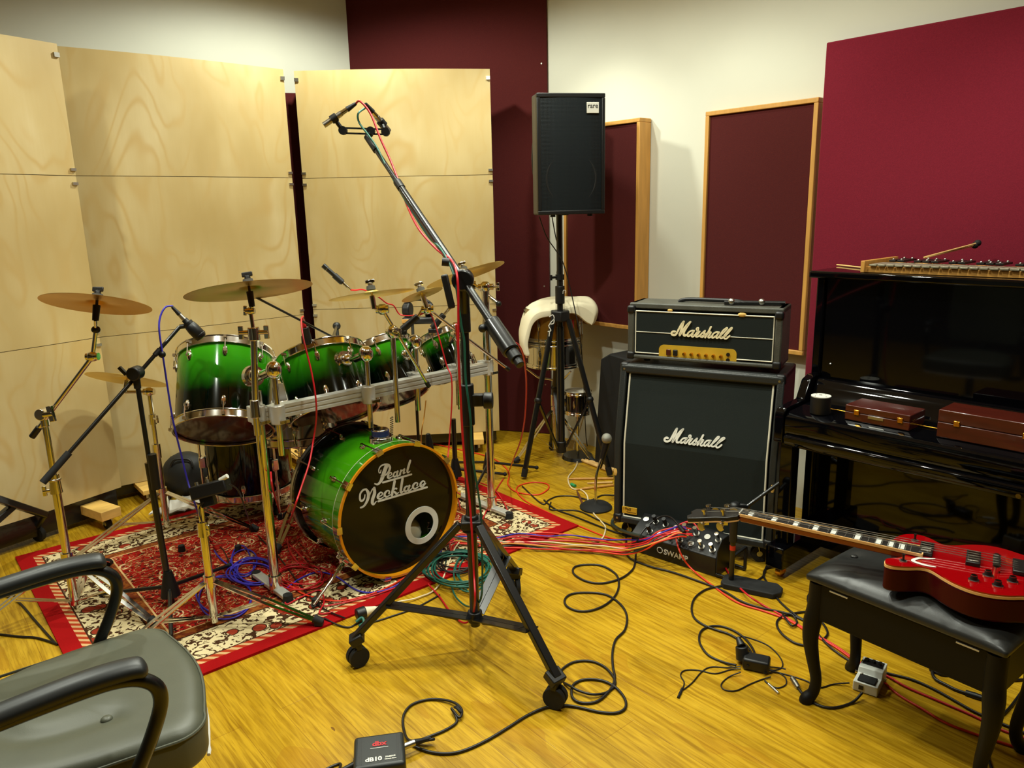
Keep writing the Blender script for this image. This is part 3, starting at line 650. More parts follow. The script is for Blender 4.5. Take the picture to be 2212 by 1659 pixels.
# stand of cymbal 1
b=V((-1.756,2.754,0));t=T('cymbal_stand','left-most chrome boom cymbal stand with tripod legs on the rug corner','stand',(b.x,b.y,0))
g=G();g.cyl((b.x,b.y,.03),(b.x,b.y,.55),.0155,n=18);t.p('lower_tube',g,CHROME,True)
g=G();g.cyl((b.x,b.y,.53),(b.x,b.y,.80),.0115,n=18);t.p('upper_tube',g,CHROME,True)
g=G();g.cyl((b.x,b.y,.50),(b.x,b.y,.575),.022,.018,18);g.torus((b.x,b.y,.555),(0,0,1),.02,.005);t.p('height_collar',g,CHROME,True);wing(t,(b.x-.02,b.y,.51),(-1,-.3,0),name='height_wing_nut')
pv=V((b.x,b.y,.815));g=G();g.cyl(pv-V((0,.024,0)),pv+V((0,.024,0)),.022,n=18);g.cyl(pv-V((0,0,.05)),pv,.015);t.p('boom_joint',g,CHROME,True,bev=.003);wing(t,pv+V((.012,-.02,0)),(1,-.15,.15),s=1.5)
bo=Y(72,940,2.75);bt=Y(200,770,2.755);g=G();g.cyl(bo,bt,.0085,n=12);t.p('boom_arm',g,CHROME,True)
g=G();g.cyl(bo-(bt-bo)*.02,bo+(bt-bo)*.1,.012,n=12);t.p('boom_end_grip',g,BLKP,True)
ball(t,bt,.02);q=Y(207,712,2.757);g=G();g.cyl(bt,q,.0075);g.cyl(q,e1_,.006);t.p('tilter_rod',g,CHROME,True);g=G();g.sph(q,.014,1.2,1,1,10);t.p('tilter_joint',g,BLKP,True)
f=[Z(352,1352,RZ),Z(-45,1330,0),Z(262,1085,0)];a0=math.atan2(f[0].y-b.y,f[0].x-b.x)
tripod(t,b,.228,[b+V((math.cos(a0+k*2*PI/3),math.sin(a0+k*2*PI/3),0))*.40 for k in range(3)],CHROME,double=True,zfloor=.004,zb=.05)
# cymbal 2 post on the rack
p=rk(549,.0);t=T('cymbal_boom','upright chrome cymbal arm clamped to the left end of the drum rack','cymbal boom',(p.x,p.y,.8))
tp=Y(548,718,2.80);bt_=Y(552,885,2.80);g=G();g.cyl(bt_-V((0,0,.10)),bt_+V((0,0,.01)),.014,n=16);g.cyl(bt_,tp,.0125,n=16);t.p('tube',g,CHROME,True)
g=G();g.cyl(tp-V((0,0,.03)),tp+V((0,0,.02)),.022,n=18);t.p('collar',g,CHROME,True,bev=.003);g=G();g.cyl(bt_-V((0,0,.03)),bt_+V((0,0,.04)),.021,.018,18);t.p('collar',g,CHROME,True,bev=.003)
for s_ in(-1,1):wing(t,tp+V((.02*s_,0,0)),(s_,0,0),s=1.25)
u=Y(541,672,2.815);g=G();g.cyl(tp,u,.0075);g.cyl(u,e2_,.006);t.p('tilter_rod',g,CHROME,True);ball(t,u,.015);wing(t,u,(-1,0,.1),s=.9)
# booms of cymbals 3 and 4
def boom(label,e,tilt,far,near,post,pz0,pz1,m=CHROME):
    t=T('cymbal_boom',label,'cymbal boom',(post.x,post.y,pz0))
    g=G();g.cyl((post.x,post.y,pz0),(post.x,post.y,pz1),.0115,n=14);t.p('post_tube',g,m,True)
    g=G();g.cyl(far,near,.0075,n=12);x=t.p('boom_rod',g,m,True);d=(near-far).normalized();g=G();g.cyl(near-d*.02,near+d*.008,.0105,n=12);t.p('rod_cap',g,BLKP,True,parent=x)
    ball(t,far,.024,CHROME);g=G();g.cyl(far,e,.006);t.p('tilter_rod',g,m,True)
    c=V((post.x,post.y,pz1));g=G();g.sph(c,.026,1,1,1.2,14);g.cyl(c-RN*.03,c+RN*.03,.017);t.p('boom_clamp',g,CHROME,True);wing(t,c+RN*.03,RN,s=1)
    return t
p=rk(848,.055);h3=PL(848,716,p,RN)
boom('chrome boom arm crossing in front of the third rack tom',e3_,None,PL(826,668,p,RN),PL(925,832,p,RN),h3,.62,h3.z)
p=rk(992,.03);h4=PL(988,724,p,RN)
boom('thin chrome boom arm reaching right past the tall microphone stand',e4_,None,PL(924,668,p,RN),PL(1097,797,p,RN),h4,.60,h4.z)
p=rp;h5=V((rp.x,rp.y,1.16));t=T('cymbal_boom','short chrome arm holding the ride cymbal on top of the right rack post','cymbal boom',(rp.x,rp.y,1.1))
g=G();g.sph(h5,.026,1,1,1.1,12);g.cyl(h5-V((.035,0,0)),h5+V((.04,0,0)),.015);t.p('boom_clamp',g,CHROME,True,bev=.002);ball(t,Y(1020,612,3.70),.016)
g=G();g.cyl(Y(1020,612,3.70),Y(1076,655,3.63),.0085);x=t.p('boom_rod',g,CHROME,True);g=G();g.sph(Y(1077,656,3.63),.014);t.p('rod_cap',g,BLKP,True,parent=x)
g=G();g.cyl(Y(1020,612,3.70),e5_,.006);t.p('tilter_rod',g,CHROME,True);wing(t,h5+V((.04,0,0)),(1,0,0),s=1)
g=G();g.lathe([(.045,0),(.02,.03),(.008,.05)],V(c5)-axis(148,20)*.075,axis(148,20),n=16);t.p('rubber_cone',g,BLKP,True)
# stand behind for cymbal 6
b=V((-1.735,3.537,0));t=T('cymbal_stand','dull chrome cymbal stand between the boom microphone and the floor tom','stand',b)
g=G();g.cyl((b.x,b.y,.03),(b.x,b.y,.42),.015,n=16);t.p('lower_tube',g,CHROME,True);g=G();g.cyl((b.x,b.y,.4),(b.x,b.y,.70),.011,n=16);t.p('upper_tube',g,CHROME,True)
g=G();g.cyl((b.x,b.y,.38),(b.x,b.y,.45),.02);t.p('height_collar',g,CHROME,True);g=G();g.cyl((b.x,b.y,.55),(b.x,b.y,.6),.017);t.p('height_collar',g,CHROME,True);ball(t,(b.x,b.y,.71),.022);wing(t,(b.x+.01,b.y-.01,.58),(1,-.5,0));g=G();g.cyl((b.x,b.y,.71),e6_,.007);t.p('boom_rod',g,STEEL,True)
a0=math.atan2(*(Z(195,1205)-b).yx);tripod(t,b,.20,[b+V((math.cos(a0+k*2*PI/3),math.sin(a0+k*2*PI/3),0))*.46 for k in range(3)],CHROME,double=True,zfloor=.006)
# near chrome stand with the small black box
b=V((-1.147,2.607,0));t=T('short_stand','short chrome tripod stand carrying a small black box before the floor tom','stand',b)
g=G();g.cyl((b.x,b.y,.025),(b.x,b.y,.40),.0155,n=18);g.cyl((b.x,b.y,.39),(b.x,b.y,.50),.011);t.p('tube',g,CHROME,True)
g=G();g.cyl((b.x,b.y,.375),(b.x,b.y,.43),.022,.018,18);t.p('height_collar',g,CHROME,True);wing(t,(b.x,b.y,.40),(.8,-.3,0),s=1.0)
a0=math.atan2(*(Z(715,1355)-b).yx);tripod(t,b,.19,[b+V((math.cos(a0+k),math.sin(a0+k),0))*.40 for k in(0,R(116),R(-134))],CHROME,double=True,zfloor=RZ)
q=Y(455,1056,2.61);M=Matrix.Translation(q)@Matrix.Rotation(R(12),4,'Y')@Matrix.Rotation(R(-14),4,'Y')@Matrix.Rotation(R(-12),4,'X')
t=T('headphone_amplifier','small black box clamped on the short chrome stand, pale jack plug in its corner','audio box',M=M@Matrix.Rotation(R(-12),4,'Y'))
g=G();g.box((0,0,0),(.135,.06,.05));t.p('case',g,BLKP,bev=.006)
g=G();g.box((-.02,0,-.04),(.05,.035,.04));t.p('clamp_bracket',g,BLKM,bev=.004)
for x in(-.04,0): g=G();g.cyl((x,-.01,.025),(x,-.01,.037),.006);t.p('control_knob',g,STEEL)
g=G();g.cyl((.05,-.02,.022),(.082,-.025,.03),.0085,n=12);t.p('jack_plug',g,WHITE)
def pencil(t,a,b,r=.0105,m=STEEL,name='body'):
    a=V(a);b=V(b);g=G();g.cyl(a,b,r,n=16);g.cyl(b,b+(b-a).normalized()*.004,r*.8);return t.p(name,g,m,True)
# ---- tall overhead stand
cs=[Z(777,1437),Z(1198,1525),Z(1112,1285)];c=(cs[0]+cs[1]+cs[2])/3
pz=lambda z:V((c.x,c.y,z))
t=T('microphone_stand','tall black rolling boom stand reaching over the drum kit','microphone stand',(c.x,c.y,0))
g=G();g.cyl(pz(.10),pz(.86),.0175,n=20);t.p('lower_tube',g,BLKM,True)
g=G();g.cyl(pz(.84),pz(1.24),.014,n=20);t.p('upper_tube',g,BLKM,True)
g=G();g.cyl(pz(.83),pz(.97),.0235,n=20);g.beam(pz(.915),pz(.915)+V((.055,-.0,0)),.03,.04);x=t.p('height_clamp',g,BLKP,True,bev=.004)
g=G();g.cyl(pz(.915)+V((.055,-.01,0)),pz(.915)+V((.085,-.012,0)),.027,n=20);t.p('clamp_knob',g,BLKP,True,parent=x,bev=.003)
g=G();g.cyl(pz(1.14),pz(1.22),.021,n=18);t.p('neck_collar',g,BLKP,True,bev=.003)
hub=pz(.485);g=G();g.cyl(hub-V((0,0,.03)),hub+V((0,0,.03)),.034,.022,20);g.box(hub,(.07,.07,.03));t.p('leg_hub',g,BLKP,True,bev=.005)
lo=pz(.135);g=G();g.cyl(lo-V((0,0,.02)),lo+V((0,0,.02)),.026,n=18);t.p('brace_hub',g,BLKP,True,bev=.004)
for q in cs:
    d=(V((q.x,q.y,0))-pz(0)).normalized();s_=V((-d.y,d.x,0));top=hub+d*.04;end=V((q.x,q.y,.105))+d*.012
    g=G();g.beam(top,end,.022,.03,up=s_);lg=t.p('leg',g,BLKM,True,bev=.003)
    k=(.135-end.z)/(top.z-end.z);md=top+(end-top)*.70;g=G();
    for w_ in(-1,1): g.beam(lo+d*.02+s_*.014*w_,md+s_*.014*w_,.004,.026,up=s_)
    g.beam(lo+d*.06,lo+(md-lo)*.85,.028,.004,up=(0,0,1));t.p('leg_brace',g,BLKM,True,parent=lg)
    g=G();g.beam(end-d*.03+V((0,0,.01)),end+d*.012+V((0,0,-.012)),.03,.055,up=s_);t.p('caster_socket',g,BLKP,True,parent=lg,bev=.004)
    cc=V((q.x,q.y,.0375))+d*.004;sw=(d+s_*.5).normalized();w=None
    g=G()
    for k_ in(-1,1): ax=V((-sw.y,sw.x,0));g.cyl(cc+ax*.003*k_,cc+ax*.02*k_,.036,n=22)
    w=t.p('caster',g,RUB,True,bev=.002)
    g=G();g.beam(cc+V((0,0,.03)),cc+V((0,0,.064)),.046,.02,up=sw);g.cyl(cc+V((0,0,.05)),cc+V((0,0,.085)),.009);t.p('caster_fork',g,BLKP,True,parent=w,bev=.004)
pv=Y(1000,604,c.y-.03);tip=Y(793,296,2.93);bd=(tip-pv).normalized()
cw=PL(1112,784,pv,V((0,1,0))-bd*0) if 0 else None
kk=.0
# counter end: along the same line
def onl(px):
    lo_,hi=-1.,1.5
    return None
best=None
for i in range(400):
    q=pv-bd*(i*.002);d=ray(1112,784)
    # distance of q from pixel column
    f=d.x/d.y
    e=abs(q.x/q.y-f)
    if best is None or e<best[0]: best=(e,q)
ce=best[1]
g=G();g.tube([pv+bd*.0,tip],.0085,14);t.p('boom_inner_tube',g,BLKM,True)
g=G();g.cyl(ce+bd*.1,pv+bd*.50,.0125,n=16);t.p('boom_outer_tube',g,BLKM,True)
g=G();g.cyl(pv+bd*.49,pv+bd*.53,.0145,n=16);t.p('boom_lock_ring',g,BLKP,True)
g=G();g.cyl(ce+bd*.02,ce+bd*.15,.026,n=28);x=t.p('counterweight',g,BLKM,True,bev=.004)
g=G();g.cyl(ce-bd*.012,ce+bd*.02,.019,n=22);g.cyl(ce-bd*.035,ce-bd*.012,.013,n=18);t.p('counterweight_end',g,BLKP,True,parent=x,bev=.002)
g=G();g.sph(ce+bd*.13+V((-.035,0,-.005)),.013);t.p('lock_knob',g,BLKP,True,parent=x)
g=G();g.cyl(pv-V((0,.035,0)),pv+V((0,.03,0)),.034,n=24);g.cyl(pz(1.20),pv-V((0,0,.01)),.02);x=t.p('swivel_clutch',g,BLKM,True,bev=.006)
g=G();g.beam(pv+V((-.035,-.035,-.085)),pv+V((-.055,-.035,.02)),.014,.022);t.p('clutch_lever',g,BLKP,True,parent=x,bev=.005)
g=G();g.cyl(pv+V((-.04,-.01,.055)),pv+V((-.062,-.012,.058)),.013);t.p('boom_knob',g,BLKP,True,parent=x)
g=G();g.cyl(tip-bd*.09,tip-bd*.0,.012,n=16);t.p('tip_sleeve',g,BLKP,True)
sw=PL(801,283,tip,V((0,1,0)));A_=PL(741,282,sw,V((0,1,0)));B_=PL(833,285,sw,V((0,1,0)))
t2=T('stereo_bar','black stereo bar with two microphone clips on top of the long boom','microphone bar',tip)
ax=(B_-A_).normalized();g=G();g.beam(A_,B_,.006,.006,up=(0,0,1));g.v=[p+V((0,0,.009)) for p in g.v];g.beam(A_-V((0,0,.009)),B_-V((0,0,.009)),.006,.006)
for q in(A_,B_,sw): g.cyl(q-V((0,.01,0)),q+V((0,.01,0)),.0155,n=16)
t2.p('slotted_rail',g,BLKP,True)
g=G();g.cyl(tip,sw-V((0,0,.008)),.012);t2.p('swivel',g,BLKP,True)
def clipmic(label,cable,q,tail,head,off):
    m_=head+(tail-head)*.42;g=G();g.tube([q,q+(m_-q)*.6,m_],.008,8);g.cyl(m_-(tail-head).normalized()*.012,m_+(tail-head).normalized()*.012,.0155,n=16);t2.p('clip',g,BLKP,True)
    t=T('condenser_microphone',label,'microphone',head);pencil(t,head,head+(tail-head)*.72,.0105,STEEL);g=G();g.cyl(head+(tail-head)*.72,tail,.0095,.008,14);t.p('connector',g,CHROME,True)
    d=(tail-head).normalized();g=G();g.cyl(tail-d*.005,tail+d*.035,.0105,.006,12);t.p('cable_plug',g,BLKP,True)
    return tail+d*.035
h1=PL(702,272,sw,V((0,1,0)))+V((0,-.02,0));t1=PL(752,235,sw,V((0,1,0)))+V((0,.0,0))
m1e=clipmic('silver pencil microphone aimed left, at the high end of the long boom','',A_,t1,h1,0)
h2=PL(836,281,sw,V((0,1,0)))+V((0,.05,0));t2_=PL(803,240,sw,V((0,1,0)))+V((0,-.0,0))
m2e=clipmic('silver pencil microphone aimed down to the right, on the stereo bar','',B_,t2_,h2,0)
# ---- black boom stand with tom microphone
b=V((-1.382,2.773,0));t=T('microphone_stand','black boom stand placing a microphone above the largest rack tom','microphone stand',b)
pv=Y(293,806,2.79);g=G();g.cyl((b.x,b.y,.02),(pv.x,pv.y,.60),.0125,n=14);t.p('lower_tube',g,BLKM,True)
g=G();g.cyl((b.x+(pv.x-b.x)*.6,b.y+(pv.y-b.y)*.6,.55),(pv.x,pv.y,pv.z),.009);t.p('upper_tube',g,BLKM,True)
g=G();g.cyl((b.x,b.y,.50),(b.x,b.y,.64),.017,n=14);t.p('height_clutch',g,BLKP,True)
g=G();g.cyl(pv+V((0,-.024,0)),pv+V((0,.024,0)),.026,n=20);g.cyl(pv-V((0,0,.06)),pv,.013);x=t.p('boom_clutch',g,BLKP,True,bev=.004)
g=G();g.beam(pv+V((-.025,-.02,.0)),pv+V((-.048,-.02,.028)),.012,.012);t.p('clutch_lever',g,BLKP,True,parent=x)
be=Y(92,1043,2.52);bt=Y(388,706,2.96);g=G();g.cyl(be,bt,.0075,n=12);t.p('boom',g,BLKM,True)
d=(bt-be).normalized();g=G();g.cyl(be,be+d*.13,.0125,n=12);t.p('boom_grip',g,RUB,True)
g=G();g.cyl(be+d*.80*(bt-be).length,be+d*.84*(bt-be).length,.010);g.sph(be+d*.83*(bt-be).length+V((.012,0,-.014)),.014);t.p('boom_sleeve',g,BLKP,True)
g=G();g.cyl((b.x,b.y,.05),(b.x,b.y,.155),.038,.016,20);t.p('leg_hub',g,BLKP,True)
for q in(Z(205,1292),Z(448,1262),Z(372,1352)):
    dd=(q-b).normalized();q=b+dd*.33;g=G();g.cyl((b+dd*.02)+V((0,0,.085)),V((q.x,q.y,RZ+.012)),.008);l=t.p('leg',g,BLKM,True);g=G();g.sph(V((q.x,q.y,RZ+.012)),.012);t.p('rubber_foot',g,RUB,True,parent=l)
h=Y(425,718,2.98);tl=Y(398,690,2.97);t=T('drum_microphone','stubby black microphone on the boom over the largest rack tom, blue cable','microphone',h)
d=(h-tl).normalized();g=G();g.lathe([(.001,0),(.012,0),(.013,.02),(.022,.03),(.0245,.05),(.0245,.085),(.02,.095),(.001,.098)],tl,d,24);t.p('body',g,BLKP,True)
g=G();g.lathe([(.0255,.088),(.0255,.078)],tl,d,24);g.torus(tl+d*.08,d,.0245,.0015,24,6);t.p('grille_ring',g,BLKM,True)
g=G();g.cyl(tl-d*.03,tl+d*.002,.008,.010,12);t.p('connector',g,STEEL,True);g=G();g.cyl(tl-d*.065,tl-d*.025,.006,.009,12);t.p('cable_plug',g,BLKP,True);m3e=tl-d*.065
g=G();g.cyl(bt,tl+d*.03,.009);g.cyl(tl+d*.015,tl+d*.04,.02,n=16);t.p('clip',g,BLKP,True)
# ---- clip microphone on the second tom
h=Y(668,742,3.22);tl=Y(656,700,3.2);t=T('clip_microphone','black clip-on microphone on the rim of the second rack tom, red cable','microphone',h)
d=(tl-h).normalized();g=G();g.cyl(h-d*.03,h+d*.075,.015,.017,16);t.p('body',g,BLKP,True,bev=.002);g=G();g.box(h+V((-.012,-.012,.02)),(.03,.02,.035));t.p('rim_clip',g,BLKP,True,bev=.003);g=G();g.cyl(h+d*.075,h+d*.11,.009,.006);t.p('cable_plug',g,REDC,True);m4e=h+d*.11
# ---- small boom with thin microphone over the cymbals
h=Y(698,573,3.3);tl=Y(746,616,3.3);t=T('thin_microphone','slim black microphone on a thin boom above the medium cymbal','microphone',h)
d=(tl-h).normalized();L=(tl-h).length;g=G();g.cyl(h,h+d*.022,.0115,n=16);g.cyl(h+d*.024,h+d*L*.9,.0105,.0095,16);t.p('body',g,BLKM,True);g=G();g.cyl(h+d*L*.5,h+d*L*.86,.0135,.0135,14);t.p('clip',g,BLKP,True)
g=G();g.cyl(h+d*L*.9,h+d*(L+.03),.007,.006);t.p('connector',g,CHROME,True);m5e=h+d*(L+.03)
t=T('microphone_stand','thin black boom stand behind the middle toms holding the slim microphone','microphone stand',Z(1045,1008))
s0=Y(738,600,3.31);s1=Y(905,700,3.62);s2=Y(1000,745,3.9);g=G();g.cyl(s0,s1,.005,n=10);g.cyl(s1,s2,.006,n=10);t.p('boom',g,BLKM,True)
b=V((s1.x+.02,3.93,0));b=Z(893,960);b=V((-.52,4.05,0))
pt=V((b.x,b.y,.98));g=G();g.cyl((b.x,b.y,.03),pt,.009,n=12);t.p('tube',g,BLKM,True);g=G();g.sph(pt,.02);t.p('boom_clutch',g,BLKP,True)
g=G();g.cyl(s1,pt,.006);t.p('boom_link',g,BLKM,True)
for k in(80,200,320):
    e=b+V((math.cos(R(k)),math.sin(R(k)),0))*.26;g=G();g.cyl(b+V((0,0,.12)),e+V((0,0,.012)),.006);t.p('leg',g,BLKM,True)
t.o.location=b
# second pair of tom microphones (crossed) on the small toms
for lab,a,b_,yy,plug in(('black microphone pointing down left at the third rack tom',(876,706),(904,682),3.42,(912,668)),('black microphone pointing down at the smallest rack tom',(940,702),(960,678),3.62,(972,664))):
    h=Y(*a,yy);tl=Y(*b_,yy);d=(tl-h).normalized();L=(tl-h).length;t=T('tom_microphone',lab,'microphone',h);g=G();g.cyl(h-d*.02,h+d*L*.95,.017,.015,16);t.p('body',g,BLKP,True,bev=.003)
    g=G();g.cyl(tl,Y(*plug,yy),.008);t.p('connector',g,CHROME,True);g=G();q=Y(*plug,yy);g.cyl(q,q+d*.03,.008,.006);t.p('cable_plug',g,BLKP,True)
    g=G();g.box(h-d*.02+V((0,0,-.012)),(.04,.03,.02));t.p('rim_clip',g,BLKP,True,bev=.003)
# headphones hanging behind
c_=Y(903,667,3.9);t=T('headphones','black headphones hung behind the splash cymbal','headphones',c_)
g=G();g.tube([c_+V((.075*math.cos(a),0,.05*math.sin(a))) for a in [PI*k/14 for k in range(15)]],.009,8);t.p('headband',g,BLKP,True)
for s_ in(-1,1): g=G();q=c_+V((.055*s_,0,-.005));g.cyl(q-V((.02*s_,.0,0)),q+V((.02*s_,.01,0)),.04,.035,20);t.p('ear_cup',g,BLKP,True,bev=.008)
c_=Y(903,692,3.88);t=T('round_based_holder','small wood-framed black holder below the hanging headphones','holder',c_)
g=G();g.box(c_,(.16,.05,.035));t.p('tray',g,BLKP,True,bev=.01);g=G();g.box(c_+V((-.05,-.026,0)),(.06,.006,.02));t.p('wooden_strip',g,OAK,True,bev=.004)
g=G();g.cyl(c_-V((.03,0,.02)),V((c_.x-.03,c_.y+.0,.05)),.008);t.p('support_tube',g,BLKM,True);g=G();g.cyl(V((c_.x-.03,c_.y,0)),V((c_.x-.03,c_.y,.05)),.12,.1,28);t.p('round_foot',g,BLKM,True,bev=.005)
# kick-side small black stands behind the bass drum (right of rack)
for lab,bx,top,rr in(('black short microphone stand just left of the tall stand, behind the bass drum',(985,1045),(962,905),.014),('black microphone stand base seen between the rack post and the loudspeaker tripod',(1057,1030),(1062,980),.012)):
    b=Z(*bx);t=T('microphone_stand',lab,'microphone stand',b);tp=Y(*top,b.y);g=G();g.cyl(b+V((0,0,.03)),V((b.x,b.y,tp.z)),rr,n=12);t.p('tube',g,BLKM,True)
    g=G();g.cyl(b+V((0,0,.05)),b+V((0,0,.15)),.038,.018,16);t.p('leg_hub',g,BLKP,True)
    for k in(15,135,255):
        e=b+V((math.cos(R(k)),math.sin(R(k)),0))*.29;g=G();g.cyl(b+V((0,0,.09)),e+V((0,0,.024)),.008);l=t.p('leg',g,BLKM,True);g=G();g.sph(e+V((0,0,.024)),.012);t.p('rubber_foot',g,RUB,True,parent=l)
b=Y(931,975,3.95);t=T('hanging_microphone','black microphone hanging beside the top of the bass drum on an orange cable','microphone',b)
g=G();g.lathe([(.001,0),(.019,.005),(.022,.05),(.02,.11),(.012,.15),(.001,.155)],b-V((0,0,.05)),(-.08,0,1),18);t.p('body',g,BLKP,True)
# ---- short mic in front of the amplifier (rectangular base)
b=Z(1608,1262);t=T('microphone_stand','low black stand on a flat rectangular base before the amplifier cabinet','microphone stand',b)
C4=[Z(1583,1252),Z(1628,1248),Z(1672,1275),Z(1668,1284),Z(1640,1296),Z(1585,1266)]
g=G();g.prism([(p.x,p.y) for p in C4],.022);
if g.v[len(C4)].z<g.v[0].z: g.v=[V((p.x,p.y,.022-p.z if p.z<0 else p.z)) for p in g.v]
g=G();xx=(Z(1668,1284)-Z(1583,1266)).normalized();yy=V((-xx.y,xx.x,0));cc=(Z(1583,1262)+Z(1668,1284))/2
out=[(-.105,-.05),(.09,-.05),(.115,-.02),(.115,.02),(.09,.05),(-.105,.05),(-.12,.03),(-.12,-.03)]
g.prism(out,.024,cc,xx,yy);t.p('base',g,RUB,True,bev=.004)
sb=cc-xx*.085;sb.z=0;tp=over=None
zt=Y(1617,1165,sb.y).z
g=G();g.cyl(sb+V((0,0,.02)),sb+V((0,0,.26)),.011,n=14);t.p('tube',g,BLKM,True);g=G();g.cyl(sb+V((0,0,.155)),sb+V((0,0,.175)),.0118,n=14);t.p('red_tape',g,TAPER,True)
g=G();g.cyl(sb+V((0,0,.19)),sb+V((0,0,.33)),.016,n=14);t.p('height_clutch',g,BLKP,True,bev=.003)
jn=sb+V((0,0,.34));g=G();g.sph(jn,.022);t.p('boom_clutch',g,BLKP,True)
e=PL(1712,1022,jn+V((0,.1,0)),V((0,1,0)));e0=PL(1612,1095,jn+V((0,.05,0)),V((0,1,0)));g=G();g.cyl(e0,e,.008,n=12);t.p('boom',g,BLKM,True);g=G();g.cyl(jn,e0,.009);t.p('boom_link',g,BLKM,True);g=G();g.sph(e,.012);t.p('boom_end',g,BLKM,True)
t=T('amplifier_microphone','black microphone on the low stand facing the lower grille of the amplifier cabinet','microphone',e0)
g=G();q=e0+V((-.03,.03,-.005));g.cyl(q+V((.05,-.02,.0)),q,.011,.014,14);g.sph(q,.02,1,1,1,14);t.p('body',g,BLKM,True)
# ---- table-top style vocal mic by the speaker stand
b=Z(1287,1097);t=T('desk_microphone','silver-topped vocal microphone on a chrome gooseneck with round base, left of the amplifier','microphone',b)
g=G();g.lathe([(.001,0),(.082,0),(.084,.008),(.07,.02),(.03,.028),(.001,.03)],b,n=36);t.p('base',g,RUB,True)
tp=Y(1303,982,b.y+.03);md=Y(1288,1030,b.y);g=G();g.tube(smooth([b+V((0,0,.02)),md,tp],8),.0075,10);t.p('gooseneck',g,CHROME,True)
g=G();g.cyl(tp-V((0,0,.01)),tp+V((.01,0,.02)),.013);x=t.p('clip',g,BLKP,True);hd=Y(1312,950,b.y+.03)
g=G();g.cyl(tp+(tp-hd)*.9,hd,.011,.021,18);t.p('body',g,BLKP,True);g=G();g.sph(hd+V((-.004,-.004,.008)),.0265,1,1,1.05,18);t.p('mesh_ball',g,MESHM,True)
# ---- PA loudspeaker and tripod
b=V((.285,4.33,0));pz=lambda z:V((b.x,b.y,z))
t=T('speaker_stand','black tripod loudspeaker stand, white handwriting on one leg','speaker stand',b)
zt=1.47
g=G();g.cyl(pz(.10),pz(.86),.0225,n=20);t.p('lower_tube',g,BLKM,True);g=G();g.cyl(pz(.80),pz(zt+.05),.0175,n=20);t.p('upper_tube',g,BLKM,True)
g=G();g.cyl(pz(.99),pz(1.09),.027,n=20);x=t.p('height_collar',g,BLKP,True,bev=.003);g=G();g.cyl(pz(1.14)-V((.0,.0,0)),pz(1.14)-V((.05,.02,0)),.007);g.box(pz(1.14)-V((.05,.02,0)),(.012,.02,.03));t.p('locking_pin',g,BLKM,True,parent=x)
g=G();g.cyl(pz(1.125),pz(1.155),.025,n=18);t.p('pin_collar',g,BLKP,True)
hz=.92;g=G();g.cyl(pz(hz-.03),pz(hz+.03),.06,n=6);t.p('leg_hub',g,BLKP,True,bev=.006)
g=G();g.cyl(pz(.10),pz(.17),.03,n=18);t.p('brace_hub',g,BLKP,True,bev=.004)
ft=[Z(1133,1034),Z(1316,1030)];f3=b*3-ft[0]-ft[1];ft.append(V((f3.x,f3.y,0)))
for k,q in enumerate(ft):
    d=(q-b).normalized();top=pz(hz-.02)+d*.055;end=V((q.x,q.y,.03));g=G();g.tube([top,end],.0155,12);l=t.p('leg',g,BLKM,True)
    g=G();g.cyl(end+(top-end).normalized()*.03,end-(top-end).normalized()*.018,.019,.017,14);t.p('rubber_foot',g,RUB,True,parent=l)
    md=top+(end-top)*.52;g=G();g.beam(pz(.135)+d*.03,md,.022,.008);t.p('leg_brace',g,BLKM,True,parent=l);g=G();g.sph(md,.022,1,1,1,10);t.p('brace_joint',g,BLKP,True,parent=l)
    if k==0:
        g=G();n_=V((0,-1,0))
        def w(x,y): return PL(x,y,top+(end-top)*.2-V((0,.018,0)),n_)
        for pts in([(1187,684),(1194,680),(1197,688),(1190,696),(1185,704)],[(1197,688),(1196,698),(1190,700)],[(1186,706),(1190,714),(1184,716)],[(1187,718),(1186,726)]): g.stroke([w(*p) for p in pts],.005,n_,.001,4)
        t.p('handwriting',g,WHITE,True,parent=l)
for k,(px,py) in enumerate([(1219,631)]):
    g=G();n_=V((0,-1,0));q=lambda x,y:PL(x,y,pz(1.04)-V((0,.029,0)),n_)
    for pts in([(1216,634),(1217,627),(1222,628),(1222,633)],):g.stroke([q(*p) for p in pts],.003,n_,.001,3)
    t.p('small_mark',g,WHITE,True)
# cabinet, front turned slightly to the right of the camera
fl=Y(1159,200,4.12);fr=Y(1308,203,4.19);w_=(V((fr.x,fr.y,0))-V((fl.x,fl.y,0)));rz=math.atan2(w_.y,w_.x);W=w_.length
zb=PL(1157,465,fl,V((0,1,0))).z;zt=fl.z
t=T('loudspeaker','black perforated-grille loudspeaker on the tripod stand','loudspeaker',V((fl.x,fl.y,zb)),rz);Hh=zt-zb;Dp=.36
sh=[(0,0),(W,0),(W,.05),(W-.055,Dp),(.055,Dp),(0,.05)]
sh=[(0,0),(W,0),(W,.10),(W-.07,Dp),(.07,Dp),(0,.10)]
g=G();g.prism(sh,Hh,(0,.012,0));t.p('cabinet',g,mat('speaker_textured_paint',(58,55,50),.42,bump=.4,bscale=300),bev=.008)
g=G()
for a,b2 in(((0,0,0),(W,.03,.022)),((0,0,Hh-.022),(W,.03,Hh)),((0,0,.022),(.02,.03,Hh-.022)),((W-.02,0,.022),(W,.03,Hh-.022))): g.box2(a,b2)
t.p('front_frame',g,BLKP,bev=.004)
g=G();N_=12;vs=[]
for zz in(.022,Hh-.022):
    for i in range(N_+1): f=i/N_;vs.append((.02+f*(W-.04),.008-.006*math.sin(PI*f),zz))
g.add(vs+[(x,y+.002,z) for x,y,z in vs],[(i,i+1,N_+2+i,N_+1+i) for i in range(N_)]);gr=t.p('grille',g,SPGR)
